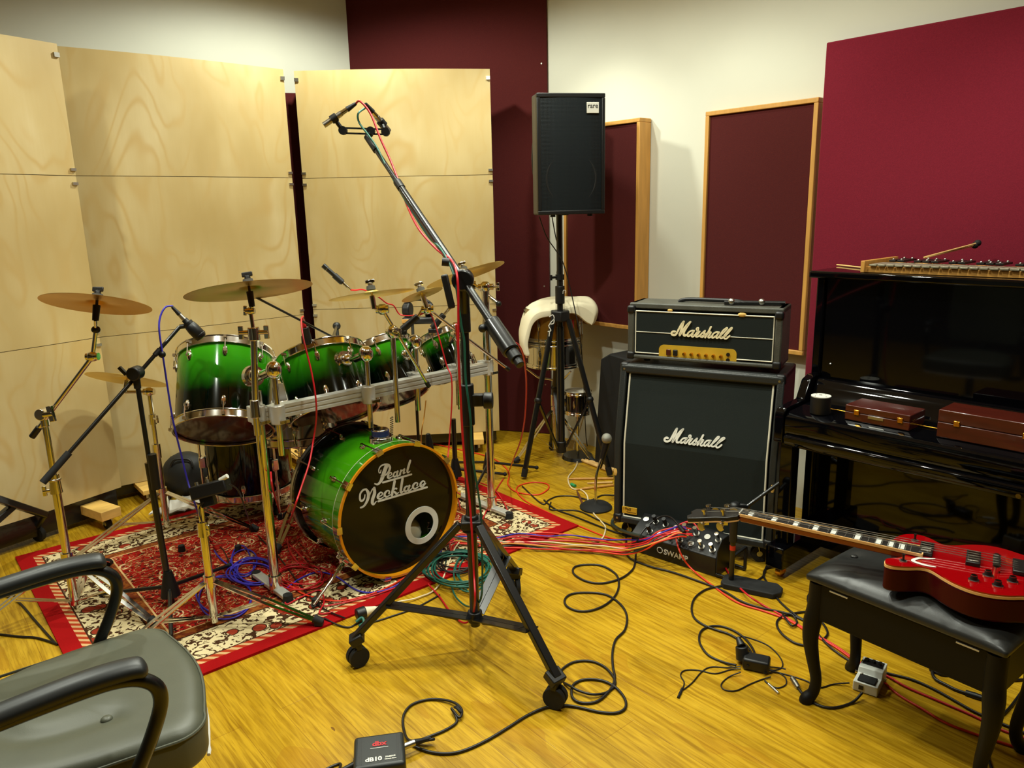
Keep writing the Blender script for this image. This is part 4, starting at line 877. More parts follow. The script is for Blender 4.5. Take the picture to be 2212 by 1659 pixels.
g=G();g.torus((W*.5,.012,Hh*.30),(0,1,0),.135,.008,40,8);g.lathe([(.13,.012),(.05,.0),(.001,-.01)][::-1],(W*.5,.02,Hh*.30),(0,-1,0),32,False);t.p('woofer',g,RUB)
g=G();g.box2((W*.72,-.006,Hh-.10),(W*.9,-.001,Hh-.045));bd_=t.p('badge',g,WHITE,bev=.002,parent=gr)
g=G();g.text('rare',.034,(W*.81,-.0065,Hh-.064),(1,0,0),(0,0,1),.001,.0002);t.p('badge_lettering',g,BLKP,parent=gr)
g=G();g.tube([(.05,.235,Hh*.36),(.034,.235,Hh*.36),(.03,.24,Hh*.5),(.034,.235,Hh*.62),(.05,.235,Hh*.62)],.009,8);g.box2((.033,.20,Hh*.33),(.05,.26,Hh*.65));t.p('side_handle',g,BLKP,bev=.003)
for x in(.1,W-.06): g=G();g.cyl((x,.08,-.012),(x,.08,.013),.014);t.p('rubber_foot',g,RUB)
g=G();g.cyl((W/2,.2,-.005),(W/2,.2,.013),.035,n=20);t.p('pole_socket',g,BLKP)
# the socket must sit on the pole
mv=t.M@V((W/2,.2,0));off=V((b.x-mv.x,b.y-mv.y,0));t.o.location=t.o.location+off*0
# ---- snare stack with cream cloth
c=V((.26,4.56,0));t=T('snare_drum','chrome snare drum on a stand beneath the gold snare, by the corner','drum',(c.x,c.y,.63))
def sd(t,c,z0,z1,r,shell,hoopm,n=8):
    g=G();g.ring(r-.006,r,z0,z1,(c.x,c.y,0),n=48);t.p('shell',g,shell,True)
    for z in(z0,z1): g=G();g.ring(r,r+.008,z-.012,z+.012,(c.x,c.y,0),n=48);g.torus((c.x,c.y,z),(0,0,1),r+.008,.003,48,6);t.p('hoop',g,hoopm,True)
    g=G();g.lathe([(.001,z1+.003),(r-.004,z1+.003),(r-.004,z1-.001)],(c.x,c.y,0),n=40);t.p('top_head',g,HEADW,True)
    for k in range(n):
        a=2*PI*k/n+.2;e=V((math.cos(a),math.sin(a),0));o=c+e*(r+.006);g=G();g.sph(o+V((0,0,(z0+z1)/2)),.014,.7,.7,2.2,8);g.cyl(o+e*.006+V((0,0,z0-.01)),o+e*.006+V((0,0,z1+.01)),.003,n=6);t.p('lug',g,CHROME,True)
sd(t,c,.60,.73,.165,CHROME,CHROME)
t=T('snare_drum','gold-shelled snare drum under the cream cloth, red badge on its side','drum',(c.x,c.y,.76))
sd(t,c,.76,.93,.168,GSHELL,CHROME);g=G();q=c+V((.10,-.135,.855));g.box(q,(.03,.004,.05),Matrix.Rotation(R(36),3,'Z'));t.p('badge',g,REDB,True,bev=.001)
t=T('snare_stand','chrome snare stand in the corner under two stacked snare drums','stand',c)
g=G();g.cyl(c+V((0,0,.05)),c+V((0,0,.50)),.014);t.p('tube',g,CHROME,True);g=G();g.cyl(c+V((0,0,.33)),c+V((0,0,.40)),.024);t.p('height_collar',g,CHROME,True)
for k in range(3):
    a=R(-60+120*k);e=V((math.cos(a),math.sin(a),0));g=G();g.tube([c+V((0,0,.49)),c+e*.1+V((0,0,.51)),c+e*.18+V((0,0,.575))],.006);t.p('basket_arm',g,CHROME,True)
tripod(t,c,.30,[c+V((math.cos(R(k)),math.sin(R(k)),0))*.27 for k in(205,325,85)],CHROME,double=True)
# small tom / conga lower right in the corner
c2=V((.40,4.52,0));t=T('small_drum','small white-headed black drum low on the stand beside the wall','drum',(c2.x,c2.y,.30));sd(t,c2,.30,.42,.075,BLKH,CHROME,6)
g=G();g.cyl(c2+V((0,0,.0)),c2+V((0,0,.29)),.01);t.p('post',g,CHROME,True);g=G();g.cyl(c2,c2+V((0,0,.02)),.1,.09,24);t.p('round_foot',g,BLKM,True)
# cloth : soft slab draped over the drum, lower on the left
g=G();nx,ny=44,22;vs=[];prof=[(-.205,.70),(-.212,.78),(-.195,.86),(-.16,.93),(-.10,.968),(0,.985),(.10,.99),(.18,.992),(.235,.975),(.262,.935),(.25,.885)]
ps=smooth([V((x,0,z)) for x,z in prof],4);
def layer(off,thick,sc_):
    vs=[];m=len(ps)
    for j in range(ny+1):
        v=j/ny*2-1;yy=.19*v;dz=-.028*abs(v)**3
        for i,p in enumerate(ps):
            f=i/(m-1);wv=.006*math.sin(f*21+v*6)+.005*math.sin(v*9+f*4);w_=1-.12*abs(v)**4
            vs.append(V((c.x+p.x*w_*sc_,c.y+yy,p.z+dz+wv+off)))
    return vs,m
for k,(o_,s__) in enumerate(((.0,1.0),(-.022,.94),(-.044,.88))): pass
A,mm=layer(.004,0,1.0)
ps=smooth([V((x,0,z)) for x,z in [(-.165,.705),(-.178,.77),(-.165,.84),(-.145,.89),(-.09,.925),(0,.945),(.08,.945),(.14,.93),(.185,.90),(.215,.875),(.235,.868)]],4);B,_m=layer(0,0,1.0)
fs=[]
for j in range(ny):
    for i in range(mm-1): a=j*mm+i;fs.append((a,a+1,a+mm+1,a+mm));q=a+len(A);fs.append((q,q+mm,q+mm+1,q+1))
nA=len(A)
for i in range(mm-1): fs.append((i+1,i,nA+i,nA+i+1));a=ny*mm+i;fs.append((a,a+1,nA+a+1,nA+a))
for j in range(ny): a=j*mm;fs.append((a,a+mm,nA+a+mm,nA+a));a+=mm-1;fs.append((a+mm,a,nA+a,nA+a+mm))
g.add(A+B,fs);
o=single('blanket','thick cream folded cloth draped over the stacked snare drums','cloth',g,CLOTH)
s_=o.modifiers.new('sub','SUBSURF');s_.levels=1;s_.render_levels=1
# drum cases etc beside
t=T('amplifier_case','black slope-fronted cabinet behind the loudspeaker tripod and the big amplifier','cabinet',(.595,4.32,0),R(-50))
g=G();g.prism([(-.0,.0),(.50,.0),(.50,.66),(.12,.70),(.05,.66)],.24,(-.11,-.05,.0),(1,0,0),(0,0,1));g.v=[V((p.x,-p.y-.1,p.z)) for p in g.v];t.p('body',g,RUB,bev=.008)
# ---- speaker cabinet
CA=V((.461,3.323,0));cdx=V((.875,-.484,0)).normalized();cdy=V((-cdx.y,cdx.x,0));crz=math.atan2(cdx.y,cdx.x)
CW=.715;CH0,CH1=.085,.828;SL=.075;BZ=.47   # width, bottom/top, setback of the angled upper half, break height
t=T('guitar_cabinet','large black angled speaker cabinet with white script logo, left of the piano','speaker cabinet',CA,crz)
def front_y(z): return 0 if z<BZ else SL*(z-BZ)/(CH1-BZ)
g=G();cw=.03
for x0,x1 in((0,cw),(CW-cw,CW)):
    g.prism([(0,CH0),(0,BZ),(SL,CH1),(.36,CH1),(.36,CH0)],x1-x0,(x0,0,0),(0,1,0),(0,0,1))
g.box2((0,SL,CH1-cw),(CW,.36,CH1));g.box2((0,0,CH0),(CW,.36,CH0+cw));g.box2((0,.34,CH0),(CW,.36,CH1))
t.p('shell',g,TOLEX,bev=.006)
def bp(z,off=.014): y=front_y(z)+off;return y
zt_=CH1-.045
g=G();g.box2((cw+.018,.018,CH0+.028),(CW-cw-.018,.03,BZ));
a=V((0,front_y(BZ)+.018,BZ));b=V((0,front_y(zt_)+.018,zt_));vs=[]
g.add([(cw+.018,.018,BZ),(CW-cw-.018,.018,BZ),(CW-cw-.018,b.y,zt_),(cw+.018,b.y,zt_),(cw+.018,.03,BZ),(CW-cw-.018,.03,BZ),(CW-cw-.018,b.y+.012,zt_),(cw+.018,b.y+.012,zt_)],[(0,1,2,3),(7,6,5,4),(0,3,7,4),(1,5,6,2),(3,2,6,7),(0,4,5,1)])
gc=t.p('grille_cloth',g,GRILL,ang=10)
fy=lambda z:front_y(z)+.0155
for x in(cw+.014,CW-cw-.014):
    g=G();g.tube([(x,fy(CH0+.03),CH0+.03),(x,fy(BZ),BZ),(x,fy(zt_),zt_)],.0042,8);t.p('white_piping',g,PIPW)
g=G();g.tube([(cw+.014,fy(CH0+.03),CH0+.03),(CW-cw-.014,fy(CH0+.03),CH0+.03)],.0042,8);t.p('white_piping',g,PIPW)
g=G();g.box2((0,front_y(zt_)+.002,zt_),(CW,SL+.05,CH1-.003));t.p('top_rail',g,TOLEX,bev=.012,seg=4)
for x in(.0,CW):
    for z in(CH0,CH1):
        g=G();yy=front_y(z);s_=-1 if x else 1;sz=1 if z<.4 else -1
        g.box((x+s_*.018,yy+.02,z+sz*.02),(.044,.05,.048));c_=t.p('corner_cap',g,BLKP,bev=.014,seg=4)
        g=G();g.cyl((x+s_*.02,yy-.008,z+sz*.024),(x+s_*.02,yy+.0,z+sz*.024),.005,n=10);t.p('cap_screw',g,STEEL,parent=c_)
nrm_l=V((0,-(CH1-BZ),SL)).normalized();M_=t.M;nW=(M_.to_3x3()@nrm_l).normalized();p0=M_@V((.3,front_y(.6)+.018,.6))
ST=[([(320,640),(270,625),(225,668),(240,725),(310,740),(385,705),(450,600),(520,470),(590,358)],58),([(590,358),(555,480),(515,610),(465,750)],62),([(465,750),(560,610),(680,455),(775,375)],60),([(775,375),(660,560),(590,680),(588,755),(640,768),(705,740)],58),
([(895,640),(800,640),(722,700),(695,765),(735,785),(805,740),(890,645)],46),([(890,645),(825,735),(820,785),(862,790),(925,715),(990,650)],46),([(990,650),(952,600),(962,558),(1002,560),(1010,600),(985,650),(1045,665)],38),([(1045,665),(995,725),(950,790),(972,822),(1030,800),(1100,730),(1190,650)],46),
([(1190,650),(1165,725),(1160,790),(1120,835),(1062,825)],48),([(1062,825),(1150,790),(1250,730)],36),([(1375,555),(1300,690),(1205,845)],56),([(1235,795),(1300,715),(1372,690),(1352,745),(1295,825),(1325,865),(1390,835)],48),
([(1600,715),(1500,715),(1422,780),(1402,850),(1442,870),(1515,810),(1598,718)],46),([(1598,718),(1535,810),(1525,868),(1565,880),(1625,825)],46),([(1625,825),(1760,710),(1850,615),(1805,605),(1705,720),(1625,840),(1640,890),(1712,885)],44),([(1712,885),(1830,780),(1960,690),(2012,645),(1955,635),(1840,750),(1760,860),(1785,918),(1850,905),(1922,845)],48)]
g=G()
for pts,w in ST:
    g.stroke([PL(1420+x/13.82,900+y/13.82,p0+nW*.001,nW) for x,y in pts],w/13.82/1640*3.35*1.02,nW,.006,5)
t.p('script_logo',g,WHITE,True,parent=gc)
g=G();q0=PL(1343,1092,M_@V((.05,.006,.15)),M_.to_3x3()@V((0,-1,0)));ql=M_.inverted()@q0
g.box((ql.x+.036,.013,CH0+.062),(.072,.004,.034));x=t.p('badge',g,GOLD,bev=.001,parent=gc)
g=G();g.text('1960',.02,(ql.x+.024,.0105,CH0+.068),(1,0,0),(0,0,1),.001);g.box((ql.x+.045,.0106,CH0+.054),(.045,.001,.002));t.p('badge_lettering',g,EBONY,parent=gc)
for x in(.06,CW-.06):
    for yy in(.05,.31): caster(t,(x,yy,.04),.036,RUB,world=False,dirv=(1,.4,0))
for x,z in((.008,.33),(CW-.012,.36)):
    g=G();g.sph((x,-.0005,z),.012,.7,.25,1.6,10);t.p('worn_patch',g,PINE)
# ---- amplifier head on top
HA=CA+cdx*.025+cdy*.092;HW,HB,HT_,HD_=.665,.838,1.088,.205
t=T('guitar_amplifier','black amplifier head with gold control panel on top of the big cabinet','amplifier',V((HA.x,HA.y,HB)),crz)
hh=HT_-HB;g=G();k=.035
prof=[(0,0),(0,hh-.028),(.035,hh),(HD_,hh),(HD_,0)]
for x0,x1 in((0,.028),(HW-.028,HW)): g.prism(prof,x1-x0,(x0,0,.012),(0,1,0),(0,0,1))
g.box2((0,.02,hh-.014),(HW,HD_,hh+.012));g.box2((0,0,.012),(HW,HD_,.030));g.box2((.02,HD_-.012,.012),(HW-.02,HD_,hh))
t.p('shell',g,TOLEXO,bev=.007)
g=G();g.add([(.02,.004,hh-.018),(HW-.02,.004,hh-.018),(HW-.02,.03,hh+.010),(.02,.03,hh+.010)],[(0,1,2,3)]);g.add([(.02,.03,hh-.02),(HW-.02,.03,hh-.02),(HW-.02,.04,hh+.009),(.02,.04,hh+.009)],[(3,2,1,0)])
fz0,fz1=.036,hh-.020
g=G();g.box2((.03,.012,fz0),(HW-.03,.02,fz1));fc=t.p('front_cloth',g,GRILL)
for a,b in(((.034,.011,fz0+.003),(HW-.034,.011,fz0+.003)),((.034,.011,fz1-.003),(HW-.034,.011,fz1-.003)),((.034,.011,fz0+.003),(.034,.011,fz1-.003)),((HW-.034,.011,fz0+.003),(HW-.034,.011,fz1-.003)),((.034,.011,fz0+.098),(HW-.034,.011,fz0+.098))):
    g=G();g.tube([a,b],.0028 if a[2]!=fz0+.098 else .0018,8);t.p('white_piping',g,PIPW)
M_=t.M;nW=(M_.to_3x3()@V((0,-1,0)));p0=M_@V((.3,.0115,.15))
S2=11.06
ST2=[([(425,620),(372,620),(345,655),(360,690),(410,705),(455,680),(520,560),(580,450),(632,385)],42),([(632,385),(600,500),(575,590),(540,710)],46),([(540,710),(610,600),(700,480),(790,395)],46),([(790,395),(700,530),(640,640),(638,705),(672,715),(715,695)],42),
([(885,600),(815,600),(745,650),(722,710),(760,730),(820,680),(885,605)],34),([(885,605),(830,700),(835,738),(870,735),(930,665),(975,605)],34),([(975,605),(940,570),(950,535),(985,535),(985,575),(965,610),(1015,620)],28),([(1015,620),(970,680),(925,725),(950,745),(1010,720),(1070,660),(1140,600)],34),
([(1140,600),(1125,660),(1120,715),(1085,750),(1040,740)],36),([(1040,740),(1120,700),(1190,660)],28),([(1285,510),(1230,620),(1150,760)],40),([(1175,720),(1230,650),(1280,635),(1265,680),(1220,745),(1245,765),(1290,740)],34),
([(1480,640),(1400,635),(1330,685),(1310,755),(1345,765),(1410,720),(1478,645)],34),([(1478,645),(1425,720),(1415,765),(1450,770),(1500,725)],34),([(1500,725),(1600,630),(1672,550),(1650,535),(1570,600),(1500,720),(1515,775),(1565,770)],32),([(1565,770),(1660,690),(1750,590),(1785,545),(1765,535),(1680,620),(1600,730),(1615,785),(1665,780),(1730,720)],34)]
g=G()
for pts,w in ST2: g.stroke([PL(1420+x/S2,660+y/S2,p0+nW*.001,nW) for x,y in pts],w/S2/1640*3.4*1.05,nW,.006,5)
t.p('script_logo',g,CREAM,True,parent=fc)
# gold control panel
px0,px1=.145,.485;g=G();pz0,pz1=.022,.082
out=[(px0,pz0),(px1,pz0),(px1,pz0+.035)]+[(px1-.022+.022*math.cos(a),pz1-.022+.022*math.sin(a)) for a in [PI/2*k/6 for k in range(7)]]+[(px0+.022-.022*math.sin(a),pz1-.022+.022*math.cos(a)) for a in [PI/2*k/6 for k in range(7)]]
g.prism(out,-.006,(0,.008,0),(1,0,0),(0,0,1))
ys=[p.y for p in g.v]
pn_=t.p('control_panel',g,GOLD,ang=20)
yf=min(ys)
for k in range(6):
    x=px0+.115+k*.032;g=G();g.cyl((x,yf,.048),(x,yf-.014,.048),.0075,.0062,14);t.p('control_knob',g,GOLDK)
for k,mm in enumerate((MAHOG,BLKP)): x=px0+.045+.03*k;g=G();g.box((x,yf-.003,.050),(.02,.01,.026));t.p('switch',g,mm,bev=.002)
for k in range(2): g=G();g.cyl((px0+.305,yf,.058-.024*k),(px0+.305,yf-.004,.058-.024*k),.008);t.p('input_jack',g,EBONY)
for x in(0,HW):
    for z in(.012,hh+.004):
        s_=-1 if x else 1;g=G();g.box((x+s_*.014,.016,z+(.014 if z<.1 else -.020)),(.036,.044,.036));t.p('corner_cap',g,BLKP,bev=.011,seg=4)
g=G();g.tube(smooth([(.20,.11,hh+.012),(.23,.11,hh+.024),(.33,.11,hh+.026),(.46,.11,hh+.024),(.5,.11,hh+.012)],5),.009,8);t.p('handle',g,BLKP)
for x,z,s_ in((.50,hh-.02,.014),(.19,hh-.014,.009)): g=G();g.sph((x,.012,z),s_,1.3,.45,.7,10);t.p('worn_patch',g,PINE)
for x in(.08,HW-.08): 
    for yy in(.04,.17): g=G();g.cyl((x,yy,-.0),(x,yy,.014),.016);t.p('rubber_foot',g,RUB)
M2=t.M
t=T('microphone_boom_piece','detached black boom tube lying on the amplifier head','tube',M2@V((.45,.07,hh+.02)))
a=M2@V((.415,.05,hh+.024));b=M2@V((.655,.10,hh+.024));g=G();g.cyl(a,b,.010,n=12);t.p('tube',g,BLKM,True)
for f in(.12,.62): q=a+(b-a)*f;g=G();g.sph(q+V((0,0,.004)),.015);t.p('joint_knob',g,STEEL,True)
# ---- stage box
sa=Z(1363,1188);sb_=Z(1545,1247);dx=(sb_-sa).normalized();rz=math.atan2(dx.y,dx.x);L=(sb_-sa).length
t=T('stage_box','black multi-socket stage box full of plugged cables on the floor before the amplifier','stage box',sa,rz)
g=G();g.prism([(0,0),(.0,.085),(.105,.145),(.135,.145),(.135,0)],L,(0,0,0),(0,1,0),(0,0,1));t.p('body',g,BLKP,bev=.004)
sl=V((0,.105,.060)).normalized();nn=V((0,-.060,.105)).normalized()
for i in range(8):
    for j in range(2):
        if i in(0,) and j==0: continue
        o_=V((.03+i*(L-.06)/7,.028+.05*j,.085+.06*(.028+.05*j)/.105));g=G();g.cyl(o_,o_+nn*.005,.0135,n=16);s2=t.p('socket',g,STEEL)
        if (i*2+j)%3!=1: g=G();g.cyl(o_+nn*.004,o_+nn*.045,.0095,n=12);t.p('plug',g,CHROME if i>2 else BLKP,parent=s2)
g=G();g.text('SWAMP',.034,(L*.55,-.0012,.042),(1,0,0),(0,0,1),.001,.0008);g.torus((L*.36,-.001,.044),(0,1,0),.013,.0018,20,5);t.p('lettering',g,WHITE)
out=[(0,.0),(0,.115),(.03,.15),(.11,.15),(.14,.12),(.14,.0),(.125,.0),(.125,.11),(.10,.138),(.035,.138),(.014,.11),(.014,0)]
for x in(L,):
    g=G();g.prism([(.0,.0),(.0,.115),(.035,.155),(.10,.155),(.135,.12),(.135,.0)],.004,(x+.002,0,0),(0,1,0),(0,0,1))
    t.p('side_plate',g,BLKP)
    for yy in(.004,.13): g=G();g.beam((x,yy,.012),(x+.075,yy,.012),.012,.012);g.beam((x+.07,yy,.012),(x+.07,yy,.11),.012,.012);t.p('side_handle',g,BLKP,bev=.002)
    g=G();g.beam((x+.07,.004,.11),(x+.07,.13,.11),.012,.012);t.p('side_handle',g,BLKP,bev=.002)
PO=V((1.05,2.93,0));prz=R(-49);PM=Matrix.Translation(PO)@Matrix.Rotation(prz,4,'Z')
def pw(x,y,z): return PM@V((x,y,z))
t=T('upright_piano','glossy black upright piano with closed keyboard lid against the crimson panel','piano',PO,prz);PLN=1.50
def box(n,a,b,bev=.004,m=PIANO,parent=None,seg=2): g=G();g.box2(a,b);return t.p(n,g,m,bev=bev,parent=parent,seg=seg)
for x in(0,PLN-.035): 
    box('case_side',(x,.27,.075),(x+.035,.60,1.225),.006)
    g=G();g.prism([(0,.585),(0,.70),(.02,.725),(.16,.735),(.20,.81),(.24,.825),(.29,.825),(.29,.585)],.04,(x-.0025,0,0),(0,1,0),(0,0,1));t.p('cheek',g,PIANO,bev=.005,seg=3)
box('upper_panel',(.035,.285,.80),(PLN-.035,.305,1.222),.002)
box('back',(.03,.52,.08),(PLN-.03,.595,1.22),.002)
box('lid',(-.025,.245,1.222),(PLN+.025,.605,1.25),.008,seg=3)
box('lower_panel',(.035,.30,.10),(PLN-.035,.32,.60),.002)
box('bottom_rail',(.0,.285,.06),(PLN,.33,.13),.004)
g=G();pr=[(0.03,.60),(.008,.62),(.004,.66),(.008,.695),(.035,.712),(.19,.722),(.205,.735),(.225,.775),(.245,.805),(.262,.812),(.278,.80),(.28,.60)]
g.prism(pr,PLN-.086,(.0425,0,0),(0,1,0),(0,0,1));t.p('fallboard',g,PIANO,ang=50)
g=G();g.prism([(.012,.575),(.0,.60),(.0,.615),(.012,.625),(.03,.625),(.28,.625),(.28,.575)],PLN-.086,(.0425,-.004,0),(0,1,0),(0,0,1));t.p('key_slip',g,PIANO,bev=.004)
g=G();g.cyl((.10,.13,.7245),(PLN-.1,.13,.7245),.003,n=8);t.p('brass_hinge',g,BRASS)
g=G();g.cyl((.86,-.0035,.59),(.86,-.006,.59),.008,n=14);t.p('lock',g,BRASS)
for x in(.02,PLN-.08):
    g=G();g.box2((x,.02,.13),(x+.055,.075,.585));l=t.p('leg',g,PIANO,bev=.004)
    g=G();g.box2((x-.012,-.03,.055),(x+.068,.31,.15));t.p('toe_block',g,PIANO,bev=.006)
    caster(t,(x+.028,.03,.026),.024,BRASS,world=False,fork=BRASS,dirv=(0,1,0))
for x in(.7,.75,.8): g=G();g.tube([(x,.29,.085),(x,.20,.075)],.008,8);g.sph((x,.185,.072),.02,.8,1.3,.4);t.p('pedal',g,BRASS)
g=G();g.sph((.075,.284,.87),.006);t.p('screw_head',g,STEEL)
# things on the piano
def hinged(label,x0,x1,y0,y1,z0,z1,plate=False):
    t=T('wooden_case',label,'case',pw((x0+x1)/2,(y0+y1)/2,z0),prz);w=(x1-x0)/2;d=(y1-y0)/2;h=z1-z0
    g=G();g.box2((-w,-d,0),(w,d,h*.55));t.p('case_base',g,MAHOG,bev=.003);g=G();g.box2((-w,-d,h*.56),(w,d,h));t.p('case_lid',g,MAHOG,bev=.003)
    for s_ in(-.62,.72 if plate else .66):
        g=G();g.box((s_*w,-d-.002,h*.58),(.020,.004,.020));l=t.p('clasp',g,BRASS,bev=.002);g=G();g.box((s_*w,-d-.0045,h*.56),(.014,.002,.003));t.p('clasp_catch',g,GOLDK,parent=l)
    if plate: g=G();g.box((-.02*w,-d-.001,h*.42),(.055,.002,.010));t.p('name_plate',g,STEEL)
hinged('smaller dark brown wooden case with pale nameplate on the closed keyboard lid',.255,.49,.055,.19,.716,.774,True)
hinged('larger dark brown wooden case at the right on the closed keyboard lid',.58,.90,.055,.19,.7165,.815)
ct=pw(.148,.075,.7165);t=T('round_tin','round black tin with white paper top on the keyboard lid end','tin',ct)
g=G();g.lathe([(.001,0),(.037,0),(.038,.004),(.038,.066),(.001,.066)],n=36);t.p('body',g,BLKP);g=G();g.lathe([(.001,.0665),(.0365,.0665),(.037,.070),(.001,.071)],n=36);t.p('paper_top',g,WHITE)
g=G();g.torus((.0,.004,.0712),(0,0,1),.005,.0008,14,4)
for a in(.5,1.8,3.4,5.0): g.beam((.025*math.cos(a),.025*math.sin(a),.0713),(.031*math.cos(a+.1),.031*math.sin(a+.1),.0713),.0015,.0006)
t.p('ink_mark',g,EBONY)
# glockenspiel
gx0,gx1=.175,1.02;t=T('glockenspiel','wooden-framed glockenspiel with grey and black bars on top of the piano','glockenspiel',pw(.6,.40,1.2505),prz)
X=lambda x:x-.6
g=G();g.box2((X(gx0),-.135,0),(X(gx0)+.016,.17,.045));t.p('end_board',g,OAK,bev=.002)
g=G();g.box2((X(gx1),-.08,0),(X(gx1)+.016,.12,.045));t.p('end_board',g,OAK,bev=.002)
L=gx1-gx0
for k,(ya,yb) in enumerate(((-.115,-.06),(-.02,-.02),(.035,.0),(.14,.09))):
    g=G();g.beam((X(gx0)+.01,ya,.012),(X(gx1),yb,.012),.014,.024);t.p('frame_rail',g,OAK,bev=.002)
nb_=26
for k in range(nb_):
    f=(k+.5)/nb_;x=X(gx0)+.028+f*(L-.035);ya=-.13+.055*f;yb=-.005-.01*f
    g=G();g.box2((x-.0135,ya,.026),(x+.0135,yb,.033));t.p('note_bar',g,BARN,bev=.001)
for k in range(nb_-1):
    if k%7 in(2,6): continue
    f=(k+1)/nb_;x=X(gx0)+.028+f*(L-.035);ya=.008-.005*f;yb=.135-.05*f
    g=G();g.box2((x-.0125,ya,.034),(x+.0125,yb,.042));bb=t.p('raised_note_bar',g,EBONY,bev=.001)
    g=G()
    for yy in(ya+.012,yb-.012): g.sph((x,yy,.043),.005)
    t.p('bar_screw',g,STEEL,parent=bb)
for k,(dy,lab) in enumerate(((0,'wooden mallet with black ball head resting on the glockenspiel, front one of the crossed pair'),(.03,'wooden mallet with black ball head resting on the glockenspiel, behind the other'))):
    a=pw(.372+.005*k,.335+dy*.3,1.302);h=pw(.53,.50+dy*.5,1.345+.002*k)
    h=PL(2112-6*k,525+5*k,a+V((0,.12,0)),V((0,1,0)));a2=PL(1996+4*k,556,a,V((0,1,0)))
    t=T('mallet',lab,'mallet',a2);g=G();g.cyl(a2,h,.0032,n=8);t.p('stick',g,STICKW,True);g=G();g.sph(h,.013);t.p('ball_head',g,RUB,True)
a=pw(-.005,.50,1.2535);b=pw(.15,.42,1.2535);a=Z(1808,572,1.2545);b=Z(1862,578,1.2545);g=G();g.cyl(a,b,.0035,n=8)
single('drumstick','thin pale stick lying on the piano top left of the glockenspiel','stick',g,STICKW)
# ---- bench
bdx=V((.605,-.796,0)).normalized();bdy=V((-bdx.y,bdx.x,0));BO=V((.905,2.135,0));brz=math.atan2(bdx.y,bdx.x)
# top corner seen near-left
BO=Z(1740,1232,.445);BO.z=0
t=T('piano_bench','black leather-topped piano bench with curved legs under the red bass guitar','bench',BO,brz);BL,BWd=.545,.31
def pad():
    nx,ny=36,20;vs=[];fs=[];bt=[(BL*f,BWd*e) for f in(.12,.37,.62,.87) for e in(.5,)]
    for j in range(ny+1):
        for i in range(nx+1):
            u=i/nx;v=j/ny;x=u*BL;y=v*BWd;e=min(u,1-u)*BL;e2=min(v,1-v)*BWd
            h=.042*(1-math.exp(-(e/.03)))*(1-math.exp(-(e2/.03)))
            for bx,by in bt: h-=.012*math.exp(-((x-bx)**2+(y-by)**2)/.0007)
            for k in(.245,.495,.745): h-=.003*math.exp(-((x-BL*k)/.006)**2)
            vs.append((x,y,.436+h))
    n=len(vs);vs+=[(x,y,.415) for x,y,z in vs]
    for j in range(ny):
        for i in range(nx): a=j*(nx+1)+i;fs.append((a,a+1,a+nx+2,a+nx+1));fs.append((n+a,n+a+nx+1,n+a+nx+2,n+a+1))
    for i in range(nx): fs.append((i+1,i,n+i,n+i+1));a=ny*(nx+1)+i;fs.append((a,a+1,n+a+1,n+a))
    for j in range(ny): a=j*(nx+1);fs.append((a,a+nx+1,n+a+nx+1,n+a));a+=nx;fs.append((a+nx+1,a,n+a,n+a+nx+1))
    return vs,fs,bt
vs,fs,bt=pad();g=G();g.add(vs,fs);pd_=t.p('padded_top',g,LEATH,bev=.008,seg=3)
for bx,by in bt: g=G();g.sph((bx,by,.4665),.011,1,1,.45);t.p('tuft_button',g,LEATH,parent=pd_)
BKW=mat('black_stained_wood',(13,12,11),.5,spec=.2)
g=G();i_=.012
for a,b in(((i_,i_,.30),(BL-i_,i_+.016,.412)),((i_,BWd-i_-.016,.30),(BL-i_,BWd-i_,.412)),((i_,i_,.30),(i_+.016,BWd-i_,.412)),((BL-i_-.016,i_,.30),(BL-i_,BWd-i_,.412))): g.box2(a,b)
g.box2((i_,i_,.295),(BL-i_,BWd-i_,.305));t.p('apron',g,BKW,bev=.002)
for x in(.075,.425): g=G();g.box2((x,i_-.003,.402),(x+.055,i_+.001,.406));t.p('hinge_strip',g,WHITE)
for x in(.03,BL-.03):
    for y in(.03,BWd-.03):
        sx=-1 if x<.1 else 1;sy=-1 if y<.1 else 1;pts=[];rr=[]
        for z,o_,r_ in((.41,.0,.027),(.33,.002,.027),(.28,.008,.027),(.22,.010,.023),(.15,.002,.019),(.08,-.008,.0165),(.035,-.004,.017),(.012,.008,.021),(.0,.010,.021)):
            pts.append(V((x+sx*o_,y+sy*o_,z)));rr.append(r_)
        sp=smooth(pts,3);rs_=[];
        for i in range(len(pts)-1):
            for k in range(3): rs_.append(rr[i]*(1-k/3)+rr[i+1]*k/3)
        rs_.append(rr[-1]);g=G();g.tube(sp,.02,12,rr=rs_);t.p('leg',g,BKW)
# ---- bass guitar lying on the bench
GZ=.535
pix=[(1934,1181),(1928,1168),(1944,1158),(1966,1155),(1990,1158),(2012,1166),(2034,1177),(2060,1180),(2100,1178),(2140,1181),(2175,1189),(2212,1201)]
low=[(1955,1194),(1951,1203),(1940,1206),(1916,1208),(1911,1213),(1914,1219),(1931,1224),(1960,1226),(1990,1226),(2012,1232),(2038,1248),(2064,1262),(2100,1276),(2140,1285),(2180,1289),(2212,1289)]
up_=[Z(x,y,GZ+.022) for x,y in pix];lo_=[Z(x,y,GZ+.022) for x,y in low]
axis0=(Z(1605,1122,.60)-Z(1977,1192,.575))
ND=V((-.84,.54,0)).normalized();NS=V((-ND.y,ND.x,0))   # neck direction, sideways
J=Z(1978,1190,GZ+.03)
tail=J-ND*.40;hw=.165
end=[]
a_,b_=up_[-1],lo_[-1]
ctr_=(a_+b_)/2
